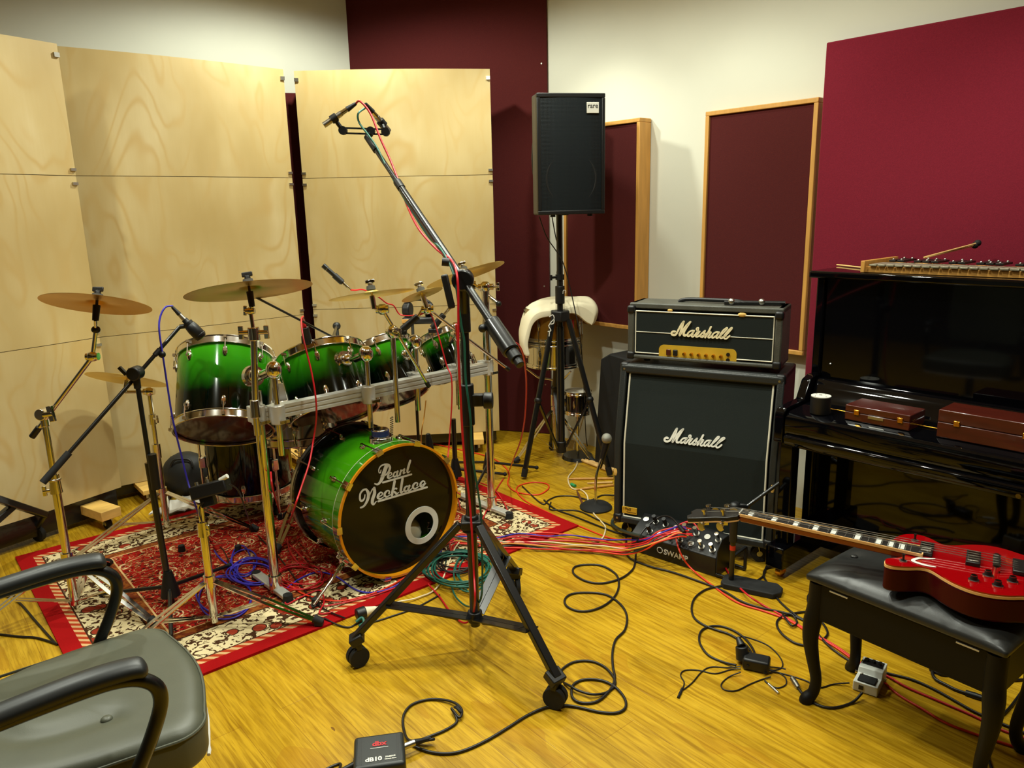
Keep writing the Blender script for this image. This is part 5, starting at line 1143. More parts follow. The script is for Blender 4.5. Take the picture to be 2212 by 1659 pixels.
# close the unseen tail end with a rounded lower bout
dirx=-ND;side=(a_-b_);r_=side.length/2;sn_=side.normalized();dd=V((-sn_.y,sn_.x,0));dd=dd if dd.dot(dirx)>0 else -dd
for k in range(1,12):
    q=PI*k/12;end.append(ctr_+sn_*r_*math.cos(q)+dd*r_*.78*math.sin(q))
out=up_+end+lo_[::-1]
out=smooth(out,3,True)
t=T('bass_guitar','cherry red single-cutaway bass guitar with cream edging lying on the piano bench','bass guitar',J)
def slab(z0,z1,off=0):
    g=G();c=sum(out,V((0,0,0)))/len(out);pts=[(p.x+(c.x-p.x)*off,p.y+(c.y-p.y)*off) for p in out];g.prism(pts,z1-z0,(0,0,z0));return g
bd_=t.p('body',slab(GZ-.052,GZ+.014),REDS,True,bev=.006,seg=3)
t.p('cream_binding',slab(GZ+.0135,GZ+.0205,-.004),MAPLE,True,parent=bd_)
tp=slab(GZ+.020,GZ+.0245,.004);t.p('carved_top',tp,REDL,True,parent=bd_)
zt=GZ+.0245
NU=J+ND*.485+V((0,0,.012));nz=(NU-J)
def NP(f,s,h=0): # f metres from body joint towards nut, s sideways, h up
    return J+ND*f+NS*s+V((0,0,.0+.012*f/.485+h))
j0=J.z
g=G();wj,wn=.028,.020
a=[NP(-.015,-wj),NP(-.015,wj),NP(.485,wn),NP(.485,-wn)];dn=V((0,0,-.020));
g.add(a+[p+dn for p in a],[(0,3,2,1),(4,5,6,7),(0,1,5,4),(1,2,6,5),(2,3,7,6),(3,0,4,7)]);nk=t.p('neck',g,NECKW,True,bev=.004)
g=G();u5=V((0,0,.005));g.add([p+u5*0 for p in a]+[p+u5 for p in a],[(0,1,2,3),(4,7,6,5),(0,4,5,1),(1,5,6,2),(2,6,7,3),(3,7,4,0)]);t.p('fingerboard',g,EBONY,True,parent=nk)
for s_ in(-1,1): g=G();g.beam(NP(-.018,s_*wj,.002),NP(.485,s_*wn,.002),.0035,.008);t.p('cream_binding',g,MAPLE,True,parent=nk)
g=G();g.beam(NP(-.018,-wj,.002),NP(-.018,wj,.002),.0035,.008);t.p('cream_binding',g,MAPLE,True,parent=nk)
for k in range(20):
    f=.485-.485*1.0*(1-2**(-(k+1)/12))/(1-2**(-21/12))
    if f<0: break
    w=wj+(wn-wj)*f/.485;g=G();g.beam(NP(f,-w,.0055),NP(f,w,.0055),.0018,.0016);t.p('fret',g,STEEL,True,parent=nk)
    if k in(0,2,4,6,8,11,14,16,18):
        f2=f+.010;g=G();g.beam(NP(f2,-w*.72,.0052),NP(f2,w*.72,.0052),.014,.0008);t.p('inlay',g,PEARL,True,parent=nk)
g=G();g.beam(NP(.487,-wn,.006),NP(.487,wn,.006),.004,.008);t.p('nut',g,PEARL,True,parent=nk)
# headstock
hd=NP(.49,0,-.004);HDV=(ND*1.0+V((.10,-.10,-.16))).normalized();hs_=NS;hup=ND.cross(NS);hup=-hup if hup.z<0 else hup;hup=HDV.cross(NS);hup=-hup if hup.z<0 else hup
outh=[(-.0,-.021),(.0,.021),(.03,.036),(.07,.034),(.12,.042),(.155,.045),(.165,.02),(.155,.0),(.165,-.02),(.155,-.045),(.12,-.042),(.07,-.034),(.03,-.036)]
g=G();g.prism(outh,.013,hd-hup*.010,HDV,hs_)
h_=t.p('headstock',g,EBONY,True,bev=.002,parent=nk);g=G();g.prism(outh,.004,hd-hup*.0145,HDV,hs_);t.p('headstock_edge',g,MAPLE,True,parent=nk)
pegs=[]
for k,(f,s_) in enumerate(((.045,1),(.105,1),(.045,-1),(.105,-1))):
    q=hd+HDV*f+hs_*s_*.022;pegs.append(q+hup*.016);g=G();g.cyl(q-hup*.016,q+hup*.024,.006,n=10);g.cyl(q+hup*.018,q+hup*.024,.009,n=10);x=t.p('tuning_post',g,CHROME,True,parent=nk)
    g=G();g.box(q-hup*.016+hs_*s_*.006,(.02,.02,.012));g.cyl(q-hup*.016,q-hup*.016+hs_*s_*.04,.004);e=q-hup*.016+hs_*s_*.045;g.cyl(e-HDV*.002+hs_*s_*.0,e+hs_*s_*.004,.014,n=12);t.p('tuning_key',g,CHROME,True,parent=nk)
# bridge / tailpiece / pickups / knobs placed on the top plate
def TP(x,y,h=0): return Z(x,y,zt+h)
br_=TP(2152,1222);tl=TP(2200,1230)
for k,s_ in enumerate((1.5,.5,-.5,-1.5)):
    n_=NP(.487,s_*wn*.5,.0115);p_=pegs[(0,1,3,2)[k]];bq=br_+NS*s_*.017+V((0,0,.02));tq=tl+NS*s_*.014+V((0,0,.012));g=G();g.tube([tq,bq,n_,p_],.0011 if k<2 else .0009,6);t.p('string',g,STEEL,True)
def pick(x,y):
    c=TP(x,y);g=G();A=Matrix((-ND,NS,V((0,0,1)))).transposed();g.box(c+V((0,0,.006)),(.034,.082,.012),A);p=t.p('pickup',g,EBONY,True,bev=.002,parent=bd_)
    g=G();g.box(c+V((0,0,.0125)),(.026,.066,.003),A)
    t.p('pickup_cover',g,CHROME,True,bev=.001,parent=bd_)
pick(2001,1190);pick(2102,1211)
A=Matrix((-ND,NS,V((0,0,1)))).transposed();g=G();g.box(br_+V((0,0,.010)),(.018,.085,.012),A);
for s_ in(-1,1): g.cyl(br_+NS*s_*.044,br_+NS*s_*.044+V((0,0,.016)),.006)
for s_ in(-1.5,-.5,.5,1.5): g.box(br_+NS*s_*.017+V((0,0,.017)),(.016,.010,.006),A)
t.p('bridge',g,CHROME,True)
g=G();g.box(tl+V((0,0,.007)),(.028,.085,.012),A);t.p('tailpiece',g,EBONY,True,bev=.003)
for q in((2103,1254),(2134,1244),(2155,1266),(2187,1257)):
    c=TP(*q);g=G();g.lathe([(.001,0),(.0125,0),(.0125,.003),(.0095,.004),(.008,.014),(.001,.0145)],c,n=18);k_=t.p('control_knob',g,EBONY,True);g=G();g.lathe([(.001,.0146),(.0072,.0146),(.0072,.0156),(.001,.0156)],c,n=16);g.ring(.0115,.013,.0,.003,c,n=18);t.p('knob_cap',g,CHROME,True,parent=k_)
for q in((1976,1168),(1951,1212)):
    c=TP(*q);g=G();g.lathe([(.001,0),(.008,0),(.006,.004),(.001,.004)],c,n=14);g.cyl(c,c+V((0,0,.02)),.003);g.cyl(c+V((0,0,.018)),c+V((0,0,.021)),.004);t.p('toggle_switch',g,EBONY,True)
    g=G();g.ring(.006,.010,.0,.002,c,n=16);t.p('washer',g,STEEL,True)
g=G()
for pts in([(2019,1207),(2004,1207),(1985,1206),(1972,1211),(1985,1217),(2003,1222),(2021,1225)],): g.stroke([TP(x,y,.001) for x,y in pts],[.004,.008,.009,.010,.010,.009,.003],(0,0,1),.0008,5)
t.p('white_emblem',g,PEARL,True,parent=bd_)
cx_=V((.825,.565,0)).normalized();cy_=V((-cx_.y,cx_.x,0));crz2=math.atan2(cx_.y,cx_.x)
CO=cx_*0+cy_*1.806;t=T('office_chair','dark grey vinyl swivel chair with looped black armrests, front corner of the room','chair',(CO.x,CO.y,0),crz2)
# local: x forwards, y sideways ; seat -0.26..0.27
TB=[t.M.inverted()@Z(182,1436,.466),t.M.inverted()@Z(230,1552,.466)];TB=[(p.x,p.y) for p in TB];TB+=[(TB[0][0]-.2,TB[0][1]),(TB[1][0]-.2,TB[1][1])]
def outline(w,xf,xb,bow=.03,r=.07,n=7):
    pts=[]
    for k in range(n+1): a=PI/2*k/n;pts.append((xf-r+r*math.sin(a) ,w-r+r*math.cos(a)))
    m=[(xf+bow*math.sin(PI*k/8),w-r-(2*(w-r))*k/8) for k in range(1,8)]
    pts+=m
    for k in range(n+1): a=PI/2*k/n;pts.append((xf-r+r*math.cos(a),-(w-r)-r*math.sin(a)))
    pts+=[(xb,-w+.03),(xb,w-.03)]
    return pts
o1=outline(.265,.262,-.27);n=len(o1)
def ringv(sc_,z,d=0): c=(-.0,0);return [(x*sc_[0],y*sc_[1],z) for x,y in o1]
g=G();vs=[];lv=[((.93,.93),.365),((.985,.985),.372),((1,1),.385),((1.0,1.0),.435),((.99,.99),.452),((.95,.95),.466),((.88,.88),.472),((.8,.8),.473),((.72,.72),.473),((.64,.64),.473),((.56,.56),.474),((.48,.48),.474),((.4,.4),.474),((.32,.32),.474),((.24,.24),.474),((.16,.16),.474),((.08,.08),.474)]
for s_,z in lv:
    for x,y in o1:
        X_,Y_=x*s_[0],y*s_[1];dz=0
        if z>.46:
            for bx,by in TB: dz-=.014*math.exp(-((X_-bx)**2+(Y_-by)**2)/.0011)
        vs.append((X_,Y_,z+dz))
m=len(lv);fs=[]
for k in range(m-1):
    for i in range(n): j=(i+1)%n;fs.append((k*n+j,k*n+i,(k+1)*n+i,(k+1)*n+j))
fs+=[tuple(range(n)),tuple(range((m-1)*n,m*n))[::-1]]
g.add(vs,fs);st=t.p('seat_cushion',g,LEATH2,sub=2,ang=80)
g=G();g.tube([V((x*.992,y*.992,.452)) for x,y in o1],.0035,6,True);t.p('seat_piping',g,LEATH2,parent=st)
g=G();g.tube([V((x*.99,y*.99,.366)) for x,y in o1[4:18]],.004,6);t.p('torn_lining',g,PAPERW,parent=st)
for bx,by in TB: g=G();g.sph((bx,by,.464),.0125,1,1,.6);t.p('tuft_button',g,LEATH2,parent=st)
for s_ in(-1,1):
    y=.262 if s_>0 else -.312
    pts=smooth([(-.24,y,.655),(-.12,y,.668),(.03,y,.682),(.115,y,.681),(.15,y,.672)],6);g=G();rr=[.0]*len(pts)
    vs=[];fs=[];K_=12
    for i,p in enumerate(pts):
        for k in range(K_):
            a=2*PI*k/K_;e_=min(i,len(pts)-1-i);ex=(.35,.72,.92,1)[min(e_,3)];vs.append((p.x,p.y+.029*math.cos(a)*ex,p.z-.002+.019*math.sin(a)*ex))
    for i in range(len(pts)-1):
        for k in range(K_): j=(k+1)%K_;fs.append((i*K_+k,i*K_+j,(i+1)*K_+j,(i+1)*K_+k))
    fs+=[tuple(range(K_))[::-1],tuple(range((len(pts)-1)*K_,len(pts)*K_))];g.add(vs,fs);ar=t.p('armrest',g,ARMP,ang=75)
    g=G();g.tube(smooth([(-.20,y,.645),(0,y,.660),(.10,y,.660),(.152,y,.635),(.165,y,.59),(.14,y,.52),(.10,y,.44),(.075,y,.36),(.03,y*.85,.335),(-.02,y*.5,.33)],6),.0145,12);t.p('arm_tube',g,BLKM,parent=ar)
g=G();g.box((0,0,.345),(.2,.2,.03));g.cyl((0,0,.12),(0,0,.34),.026);t.p('gas_lift',g,BLKM)
for k in range(5):
    a=R(20+72*k);e=V((math.cos(a),math.sin(a),0));g=G();g.beam(e*.02+V((0,0,.115)),e*.29+V((0,0,.075)),.04,.035);l=t.p('base_arm',g,BLKP,bev=.006)
    g=G();s2=V((-e.y,e.x,0))
    for s_ in(-1,1): g.cyl(e*.29+s2*.006*s_+V((0,0,.028)),e*.29+s2*.024*s_+V((0,0,.028)),.0275,n=18)
    t.p('caster',g,RUB,parent=l)
g=G();pts=[]
g.box((-.30,0,.42),(.05,.06,.16));t.p('back_bracket',g,BLKM,bev=.006)
g=G();vs=[];fs=[]
for zz in range(9):
    for yy in range(9):
        u=yy/8*2-1;v=zz/8;w=.235*(1-.25*max(0,abs(v-.5)*2-.6));vs.append((-.335+.05*u*u-.05*v,u*w,.50+.50*v))
nv=len(vs);vs+=[(x-.055,y,z) for x,y,z in vs]
for a in range(8):
    for b in range(8): q=a*9+b;fs.append((q,q+1,q+10,q+9));fs.append((nv+q,nv+q+9,nv+q+10,nv+q+1))
for b in range(8): fs.append((b+1,b,nv+b,nv+b+1));q=72+b;fs.append((q,q+1,nv+q+1,nv+q));q=b*9;fs.append((q,q+9,nv+q+9,nv+q));q=b*9+8;fs.append((q+9,q,nv+q,nv+q+9))
g.add(vs,fs);t.p('backrest',g,LEATH2,bev=.012,ang=60)
# ---- black trolley base at the left edge
b=Z(86,1168,0);yc=b.y
t=T('equipment_trolley','black tubular trolley base with caster at the left edge, before the plywood','trolley',(b.x,b.y,0))
p2=Y(98,1112,yc-.05);p3=Y(-40,1152,yc-.36);p1b=Y(-90,1050,yc-.46)
g=G();g.beam(p1b,p2,.035,.03);t.p('frame_tube',g,BLKM,True,bev=.004);g=G();g.beam(Y(28,1093,yc-.2),p3,.03,.03);t.p('frame_tube',g,BLKM,True,bev=.004)
cp=b;caster(t,(cp.x,cp.y,.036),.036,RUB,fork=BLKM,dirv=(1,-.3,0));g=G();g.cyl(V((cp.x,cp.y,.07)),p2,.012);t.p('caster_stem',g,BLKM,True)
# ---- black bag by the floor tom, cloth on the floor
c=Z(402,1072);t=T('gear_bag','soft black gear bag on the floor behind the cymbal stand','bag',c)
g=G();g.sph(c+V((0,.05,.11)),.14,1.0,.75,.95,18);g.v=[V((p.x,p.y,max(p.z,.004))) for p in g.v];bg=t.p('body',g,mat('black_nylon',(26,27,26),.6,bump=.4,bscale=30),True)
g=G();g.tube(smooth([c+V((-.05,-.03,.19)),c+V((-.02,-.03,.225)),c+V((.05,-.02,.22)),c+V((.07,-.03,.18))],5),.007,8);t.p('handle',g,BLKP,True,parent=bg)
g=G();nx=14;vs=[];fs=[];C4=[Z(322,1120),Z(395,1078),Z(450,1088),Z(400,1112)]
for j in range(nx+1):
    for i in range(nx+1):
        u=i/nx;v=j/nx;p=(C4[0]*(1-u)+C4[3]*u)*(1-v)+(C4[1]*(1-u)+C4[2]*u)*v;vs.append((p.x,p.y,RZ+.012+.008*math.sin(u*9+v*4)+.006*math.sin(v*13)))
for j in range(nx):
    for i in range(nx): a=j*(nx+1)+i;fs.append((a,a+1,a+nx+2,a+nx+1))
nv=len(vs);vs+=[(x,y,z-.006) for x,y,z in vs];fs+=[tuple(nv+k for k in f[::-1]) for f in fs]
g.add(vs,fs);single('towel','crumpled white cloth on the rug behind the boom stand foot','towel',g,PAPERW)
# ---- guitar pedal
pc=Z(1878,1478);pr=R(62)
def pedal_geo():
    t=T('effect_pedal','pale grey guitar pedal under the piano bench','effect pedal',pc,R(-38))
    g=G();g.prism([(-.062,0),(-.062,.034),(-.006,.034),(.002,.052),(.062,.056),(.062,0)],.073,(.0365,0,0),(0,1,0),(0,0,1));g.v=[V((-p.x if p.x<0 else p.x,p.y,p.z)) for p in g.v]
    g=G();g.prism([(-.062,.002),(-.062,.034),(-.006,.034),(.002,.052),(.062,.056),(.062,.002)],.073,(-.0365,0,0),(0,1,0),(0,0,1));t.p('body',g,PEDAL,bev=.002)
    g=G();g.box((0,-.036,.037),(.052,.040,.006));t.p('foot_pad',g,RUB,bev=.002);g=G();g.box((0,.038,.0555),(.06,.034,.003));t.p('control_recess',g,EBONY)
    for x in(-.02,.0,.02): g=G();g.cyl((x,.038,.055),(x,.038,.066),.006,n=12);t.p('control_knob',g,BLKP)
    g=G();g.sph((-.02,-.02,.041),.004);t.p('indicator_lamp',g,STEEL);g=G();g.box((-.012,-.0625,.018),(.014,.002,.014));t.p('front_mark',g,EBONY)
    for s_ in(-1,1): g=G();g.cyl((s_*.036,.012,.024),(s_*.047,.012,.024),.006,n=10);t.p('jack_socket',g,CHROME)
    g=G();g.box((0,0,.001),(.066,.118,.002));t.p('rubber_mat',g,RUB)
pedal_geo()
# ---- direct box
a=Z(760,1600,.055);dd_=Z(884,1597,.045);q=Z(823,1622,.0)
t=T('direct_box','black passive direct box with red logo on the floor at the bottom edge','direct box',V((-.395,1.845,0)),R(10))
W_,D_,H_=.142,.135,.056
g=G();g.box2((-W_/2,-D_/2,.003),(W_/2,D_/2,H_));bx=t.p('body',g,mat('dark_grey_box_paint',(34,38,38),.4,bump=.15,bscale=500),bev=.011,seg=4)
for s_ in(-1,1):
    for k in range(4): g=G();g.box((s_*(W_/2-.018+.0045*k-.004),0,H_+.0002),(.0012,D_*.8,.0008));t.p('moulded_rib',g,BLKP,parent=bx)
g=G();g.text('dbx',.026,(0.0,.022,H_+.0004),(1,0,0),(0,1,0),.0008,.0009);t.p('red_logo',g,REDB,parent=bx)
g=G();g.box((0,.006,H_+.0004),(.05,.0016,.0006));t.p('logo_underline',g,WHITE,parent=bx)
g=G();g.text('dB10',.022,(-.016,-.040,H_+.0006),(1,0,0),(0,1,0),.0008,.0008);g.text('PASSIVE',.008,(.030,-.036,H_+.0006),(1,0,0),(0,1,0),.0006,.0003);g.text('Direct Box',.007,(.030,-.045,H_+.0006),(1,0,0),(0,1,0),.0006,.0002);t.p('lettering',g,WHITE,parent=bx)
g=G();g.cyl((W_/2-.004,.028,.03),(W_/2+.028,.040,.03),.0095,n=16);t.p('cable_plug',g,STEEL);g=G();g.cyl((W_/2+.028,.04,.03),(W_/2+.075,.058,.022),.0095,.005,14);t.p('plug_boot',g,BLKP)
g=G();g.cyl((-W_/2-.05,-.03,.022),(-W_/2+.002,-.015,.03),.005,.009,14);t.p('plug_boot',g,BLKP)
g=G();g.cyl((-W_/2-.003,0.01,.02),(-W_/2+.002,.01,.02),.008);t.p('round_switch',g,BLKP)
DB=t.M
# ---- mains plug on the rug
c=Z(772,1327,RZ+.02);d=(Z(835,1308,RZ+.02)-c).normalized()
t=T('power_plug','black and cream mains plug with teal tie at the rug edge','plug',c)
g=G();g.cyl(c-d*.005,c+d*.032,.022,.024,18);t.p('socket_block',g,BLKP,True,bev=.004);g=G();g.cyl(c+d*.032,c+d*.075,.020,.010,18);g.cyl(c+d*.075,c+d*.10,.008,.005,12);t.p('cream_plug',g,CLOTH,True)
g=G();q=c+V((.0,-.03,-.015));g.tube(smooth([q,q+V((.02,.012,.01)),q+V((.03,-.004,-.002)),q+V((.018,-.02,-.004)),q+V((.03,-.028,-.004))],5),.006,8);t.p('teal_tie',g,GREENC,True)
# ---- power adapter in the middle of the floor
c=Z(1622,1440,.0);t=T('power_adapter','black plug-in power adapter amid its tangled thin cord on the bare floor','power adapter',c)
g=G();g.box(c+V((.015,-.01,.022)),(.085,.055,.04),Matrix.Rotation(R(-25),3,'Z'));t.p('body',g,BLKP,True,bev=.007);g=G();q=c+V((-.02,.02,.045));g.cyl(q-V((0,0,.03)),q+V((-.004,.012,.012)),.024,.021,18);g.cyl(q+V((-.004,.012,.012)),q+V((-.01,.04,.03)),.016,.007,14);t.p('round_plug',g,BLKP,True,bev=.003)
# ---- sticks behind the amp
for k,(a,b,r_,m_,lab) in enumerate((((1232,988),(1322,1022),.010,STICKW,'pale timber stick slanting under the far speaker-stand foot'),((1262,996),(1328,1020),.012,STICKW,'thicker pale timber stick beside the amplifier cabinet'),((1225,1037),(1326,1036),.007,OAK,'long drumstick lying level behind the desk microphone'),((1245,1060),(1326,1050),.007,OAK,'drumstick just below the level one, left of the amplifier'),((1268,1046),(1324,1044),.006,STICKW,'short pale stick between two drumsticks left of the amplifier'),((1246,1062),(1259,1092),.006,CORD,'short dark brown stick pointing at the desk microphone base'))):
    p=Z(*a);q=Z(*b);g=G();e=(q-p);g.lathe([(.001,0),(r_*.6,.004),(r_*.55,.012),(r_,.05),(r_,e.length-.004),(.001,e.length)],p+V((0,0,r_)),e,12);single('drumstick' if k>1 else 'timber_stick',lab,'stick',g,m_)
g=G();p=Z(1234,1046,.008);g.cyl(p,p+V((.02,-.03,0)),.009);single('marker_tube','small green cylinder on the cream cable near the drumsticks','tube',g,GRNP)
def cable(label,m,pts,r=.0035,group=None,name='cable',z=None,sub=5,closed=False,ends=None,plug=BLKP):
    """pts: (px,py) lies on the floor, (px,py,h) at height h, (px,py,'y',Y) in the plane y=Y, or Vector"""
    P=[]
    for p in pts:
        if isinstance(p,V): P.append(p);continue
        if len(p)==2: P.append(Z(p[0],p[1],(z if z is not None else r+.0005)))
        elif len(p)==3: P.append(Z(*p))
        else: P.append(Y(p[0],p[1],p[3]))
    S=smooth(P,sub,closed);g=G();g.tube(S,r,8,closed)
    if ends is None: return single(name,label,'cable',g,m,group,ang=85)
    t=T(name,label,'cable',(S[0].x,S[0].y,0),group=group);t.p('lead',g,m,True,ang=85)
    for e in ends:
        q,k=(S[0],S[1]) if e==0 else (S[-1],S[-2]);d=(q-k).normalized();g=G();g.cyl(q-d*.012,q+d*.02,r*2.0,r*2.3,12);g.cyl(q+d*.02,q+d*.04,r*2.1,n=12);t.p('plug',g,plug,True)
    return t.o
rz=RZ+.004
# -- overhead microphone leads
w=lambda x,y,yy:Y(x,y,yy)
cable('red lead from the high silver pencil microphone down the tall black stand to the floor',REDC,[m1e,Y(778,219,2.9),Y(800,245,2.88),Y(822,300,2.84),Y(845,350,2.80),Y(868,410,2.72),Y(880,445,2.66),Y(905,495,2.55),Y(945,540,2.47),Y(975,562,2.40),Y(988,600,2.33),Y(990,680,2.33),Y(990,760,2.33),Y(994,840,2.34),Y(998,920,2.36),Y(1004,1000,2.36),Y(1014,1080,2.36),Y(1020,1160,2.34),Y(1024,1240,2.33),Y(1026,1300,2.28),(1018,1336,.05),(1000,1345,.012),(975,1325,.006),(950,1290),(925,1262,rz)],.0038)
cable('green lead from the right silver pencil microphone down the tall black stand',GREENC,[m2e,Y(790,232,2.96),Y(774,245,2.93),Y(776,265,2.92),Y(796,292,2.88),Y(815,320,2.85),Y(840,370,2.78),Y(880,440,2.66),Y(925,510,2.56),Y(950,535,2.46),Y(972,572,2.40),Y(984,612,2.35),Y(996,700,2.36),Y(1003,740,2.37),Y(1006,820,2.38),Y(1016,900,2.37),Y(1020,980,2.38),Y(1038,1100,2.40),Y(1040,1160,2.40),Y(1042,1250,2.38),Y(1036,1300,2.40),(1010,1310,.03),(985,1290,rz),(975,1265,rz)],.0036)
cable('blue lead looping from the stubby tom microphone down to the rug',BLUEC,[m3e,Y(372,661,2.96),Y(357,664,2.94),Y(346,685,2.92),Y(344,715,2.90),Y(352,770,2.88),Y(364,850,2.86),Y(374,910,2.84),Y(392,985,2.84),Y(407,1045,2.82),Y(425,1100,2.80),(443,1150,rz),(470,1200,rz),(500,1225,rz)],.0036)
cable('red lead hanging from the clip microphone across the drum rack to the rug',REDC,[m4e,Y(655,684,3.18),Y(651,692,3.10),Y(655,730,2.99),Y(672,800,2.95),Y(682,860,2.93),Y(683,905,2.94),Y(677,950,2.94),Y(668,1000,2.88),Y(650,1055,2.80),Y(635,1100,2.78),(622,1140,.03),(622,1175,rz),(635,1205,rz),(662,1230,rz),(700,1240,rz)],.0036)
cable('red lead wound along the thin boom of the slim microphone',REDC,[m5e,Y(768,627,3.34),Y(785,626,3.38),Y(815,640,3.42),Y(835,655,3.47),Y(850,660,3.5),Y(862,678,3.52),Y(878,682,3.5),Y(905,680,3.42),Y(925,675,3.4),Y(937,692,3.38),Y(950,735,3.34),Y(965,790,3.34),Y(975,815,3.32),Y(976,870,3.33),Y(970,960,3.34),Y(968,1010,3.34),(985,1060,.05),(995,1100,rz)],.0033)
cable('red lead curving from the boom end down to the speaker stand',REDC,[Y(1108,738,2.40),Y(1122,748,2.5),Y(1132,775,2.7),Y(1137,830,3.0),Y(1134,900,3.2),Y(1125,950,3.4),Y(1112,985,3.6),(1098,1020,.01),(1085,1038),(1075,1053),(1065,1070,rz),(1035,1140,rz)],.0034)
cable('thin red lead hanging beside the tall stand down behind the bass drum',REDC,[Y(985,700,2.6),Y(992,800,2.7),Y(996,900,2.8),Y(1003,1000,2.9),Y(1008,1060,3.0),(1010,1110,rz),(1003,1140,rz),(1020,1150,rz)],.0033)
cable('black signal lead hanging from the loudspeaker to its stand',BLKC,[Y(1165,468,4.25),Y(1180,510,4.26),Y(1200,540,4.27),Y(1214,562,4.28),Y(1226,600,4.27),Y(1240,660,4.26),Y(1252,720,4.24),Y(1258,780,4.3),Y(1262,850,4.4),(1268,960,.01),(1290,990)],.003)
cable('shorter black power lead from the loudspeaker down its pole',BLKC,[Y(1192,466,4.4),Y(1200,510,4.38),Y(1208,545,4.36),Y(1206,575,4.35),Y(1203,590,4.35),Y(1209,600,4.36)],.003)
cable('cream mains lead running past the desk microphone base to the stage box',WHTC,[(1266,880,.3),(1252,930,.12),(1240,965),(1243,985),(1247,1000),(1240,1015),(1228,1030),(1229,1045),(1238,1056),(1255,1058),(1268,1070,.008),(1272,1090,.008),(1283,1110),(1300,1128),(1308,1140),(1303,1160),(1290,1170),(1278,1168)],.004)
# -- black loop leads
cable('black lead in wide loops from the stage box round to the direct box',BLKC,[Z(1470,1140,.17),Z(1450,1118,.18),Z(1425,1117,.16),Z(1395,1140,.12),Z(1378,1165,.08),(1374,1190,.03),(1372,1215),(1365,1232),(1340,1250),(1300,1260),(1265,1255),(1240,1240),(1240,1226),(1262,1220),(1300,1222),(1330,1240),(1337,1262),(1330,1285),(1310,1305),(1280,1318),(1250,1320),(1225,1310),(1220,1295),(1235,1283),(1270,1280),(1310,1285),(1340,1305),(1354,1330),(1350,1360),(1330,1382),(1323,1410),(1324,1440),(1328,1465),(1318,1490),(1290,1515),(1255,1518),(1236,1505),(1238,1480),(1262,1468),(1300,1470),(1330,1485),(1350,1510),(1350,1530),(1330,1540),(1295,1538),(1250,1528),(1220,1524,.006),(1180,1528,.006),(1140,1545),(1100,1570),(1050,1600),(1000,1622),(960,1628),(920,1622),(890,1606),DB@V((W_/2+.085,.058,.018)),DB@V((W_/2+.06,.052,.022))],.0044,ends=[0])
cable('black lead loop crossing the end of the rolling stand leg',BLKC,[(1204,1462,.0045),(1215,1445),(1240,1430),(1275,1428),(1305,1440),(1325,1462),(1328,1480),(1310,1496),(1280,1500,.012),(1250,1492,.012),(1232,1482,.012),(1218,1475)],.0042)
cable('black lead making one tied loop beside the direct box',BLKC,[DB@V((W_/2+.07,.056,.022)),(885,1600,.012),(872,1575),(872,1545),(890,1522),(925,1511),(960,1512,.008),(985,1520,.012),(998,1535,.012),(992,1550,.012),(975,1530,.016),(985,1548,.010),(985,1562),(960,1578),(925,1592),(897,1603)],.0042)
g=G();q=Z(982,1528,.012);g.tube(smooth([q,q+V((.01,-.012,.01)),q+V((.022,-.03,.002)),q+V((.008,-.02,.012)),q],5),.004,6);single('cable_tie','black cable tie strap holding the loop of lead near the bottom edge','cable tie',g,RUB)
cable('black lead running off the direct box to the bottom photo edge',BLKC,[DB@V((-W_/2-.045,-.028,.022)),(735,1650),(700,1664),(660,1690)],.004)
cable('black lead looping from the piano foot round to the power adapter on the floor',BLKC,[(1690,1195,.01),(1668,1205),(1655,1225),(1648,1245),(1625,1258),(1590,1262),(1545,1268),(1520,1276),(1500,1293),(1494,1315),(1500,1335),(1520,1350),(1545,1360),(1575,1370),(1600,1385),(1617,1400),(1625,1420,.01),(1615,1440,.02)],.0042)
cable('black lead circling left of the power adapter',BLKC,[(1590,1437,.012),(1562,1430),(1530,1415),(1512,1390),(1512,1368),(1525,1356),(1550,1352),(1580,1360),(1610,1380),(1630,1410,.008),(1625,1432,.02)],.0040)
cable('thin black daisy-chain cord with small plug left of the power adapter',BLKC,[(1472,1492),(1478,1475),(1470,1458),(1480,1448),(1510,1448),(1545,1455),(1580,1446),(1600,1445,.01)],.0022,ends=[0])
cable('thin black cord ending left of the daisy-chain plug',BLKC,[(1476,1490),(1495,1475),(1515,1452),(1535,1441),(1570,1442),(1600,1440,.01)],.0022)
cable('thin black cord looped just below the power adapter',BLKC,[(1600,1452,.012),(1575,1462),(1558,1478),(1565,1490),(1590,1492),(1620,1478),(1645,1468),(1665,1462,.006)],.0022)
cable('thin black cord with silver plug right of the power adapter',BLKC,[(1650,1455,.01),(1675,1452),(1695,1462),(1698,1478),(1680,1486),(1660,1478),(1652,1470),(1665,1482)],.0022,ends=[1],plug=STEEL)
cable('thin black cord arching above the power adapter to the right',BLKC,[(1618,1405,.01),(1605,1390),(1600,1375),(1625,1380),(1660,1395),(1685,1420),(1690,1440),(1670,1448),(1640,1440,.012),(1680,1442),(1697,1445)],.0022)
cable('thin black cord running from the adapter to the pale grey pedal',BLKC,[(1650,1445,.012),(1690,1455),(1740,1470),(1770,1485),(1800,1478),(1835,1475,.012)],.0024)
cable('black lead curving from the pale grey pedal to a loose silver jack',BLKC,[(1862,1497,.02),(1840,1518),(1800,1529),(1765,1522),(1735,1500),(1722,1482)],.0042,ends=[1],plug=STEEL)
cable('black lead from the piano foot crossing under the bench to the pedal',BLKC,[(1680,1222,.01),(1655,1228),(1650,1245),(1665,1270),(1685,1300),(1720,1330),(1745,1345),(1790,1395),(1840,1430),(1868,1440,.01),(1920,1455),(1970,1468),(2020,1490),(2070,1518),(2110,1540),(2180,1570),(2230,1590)],.0042)
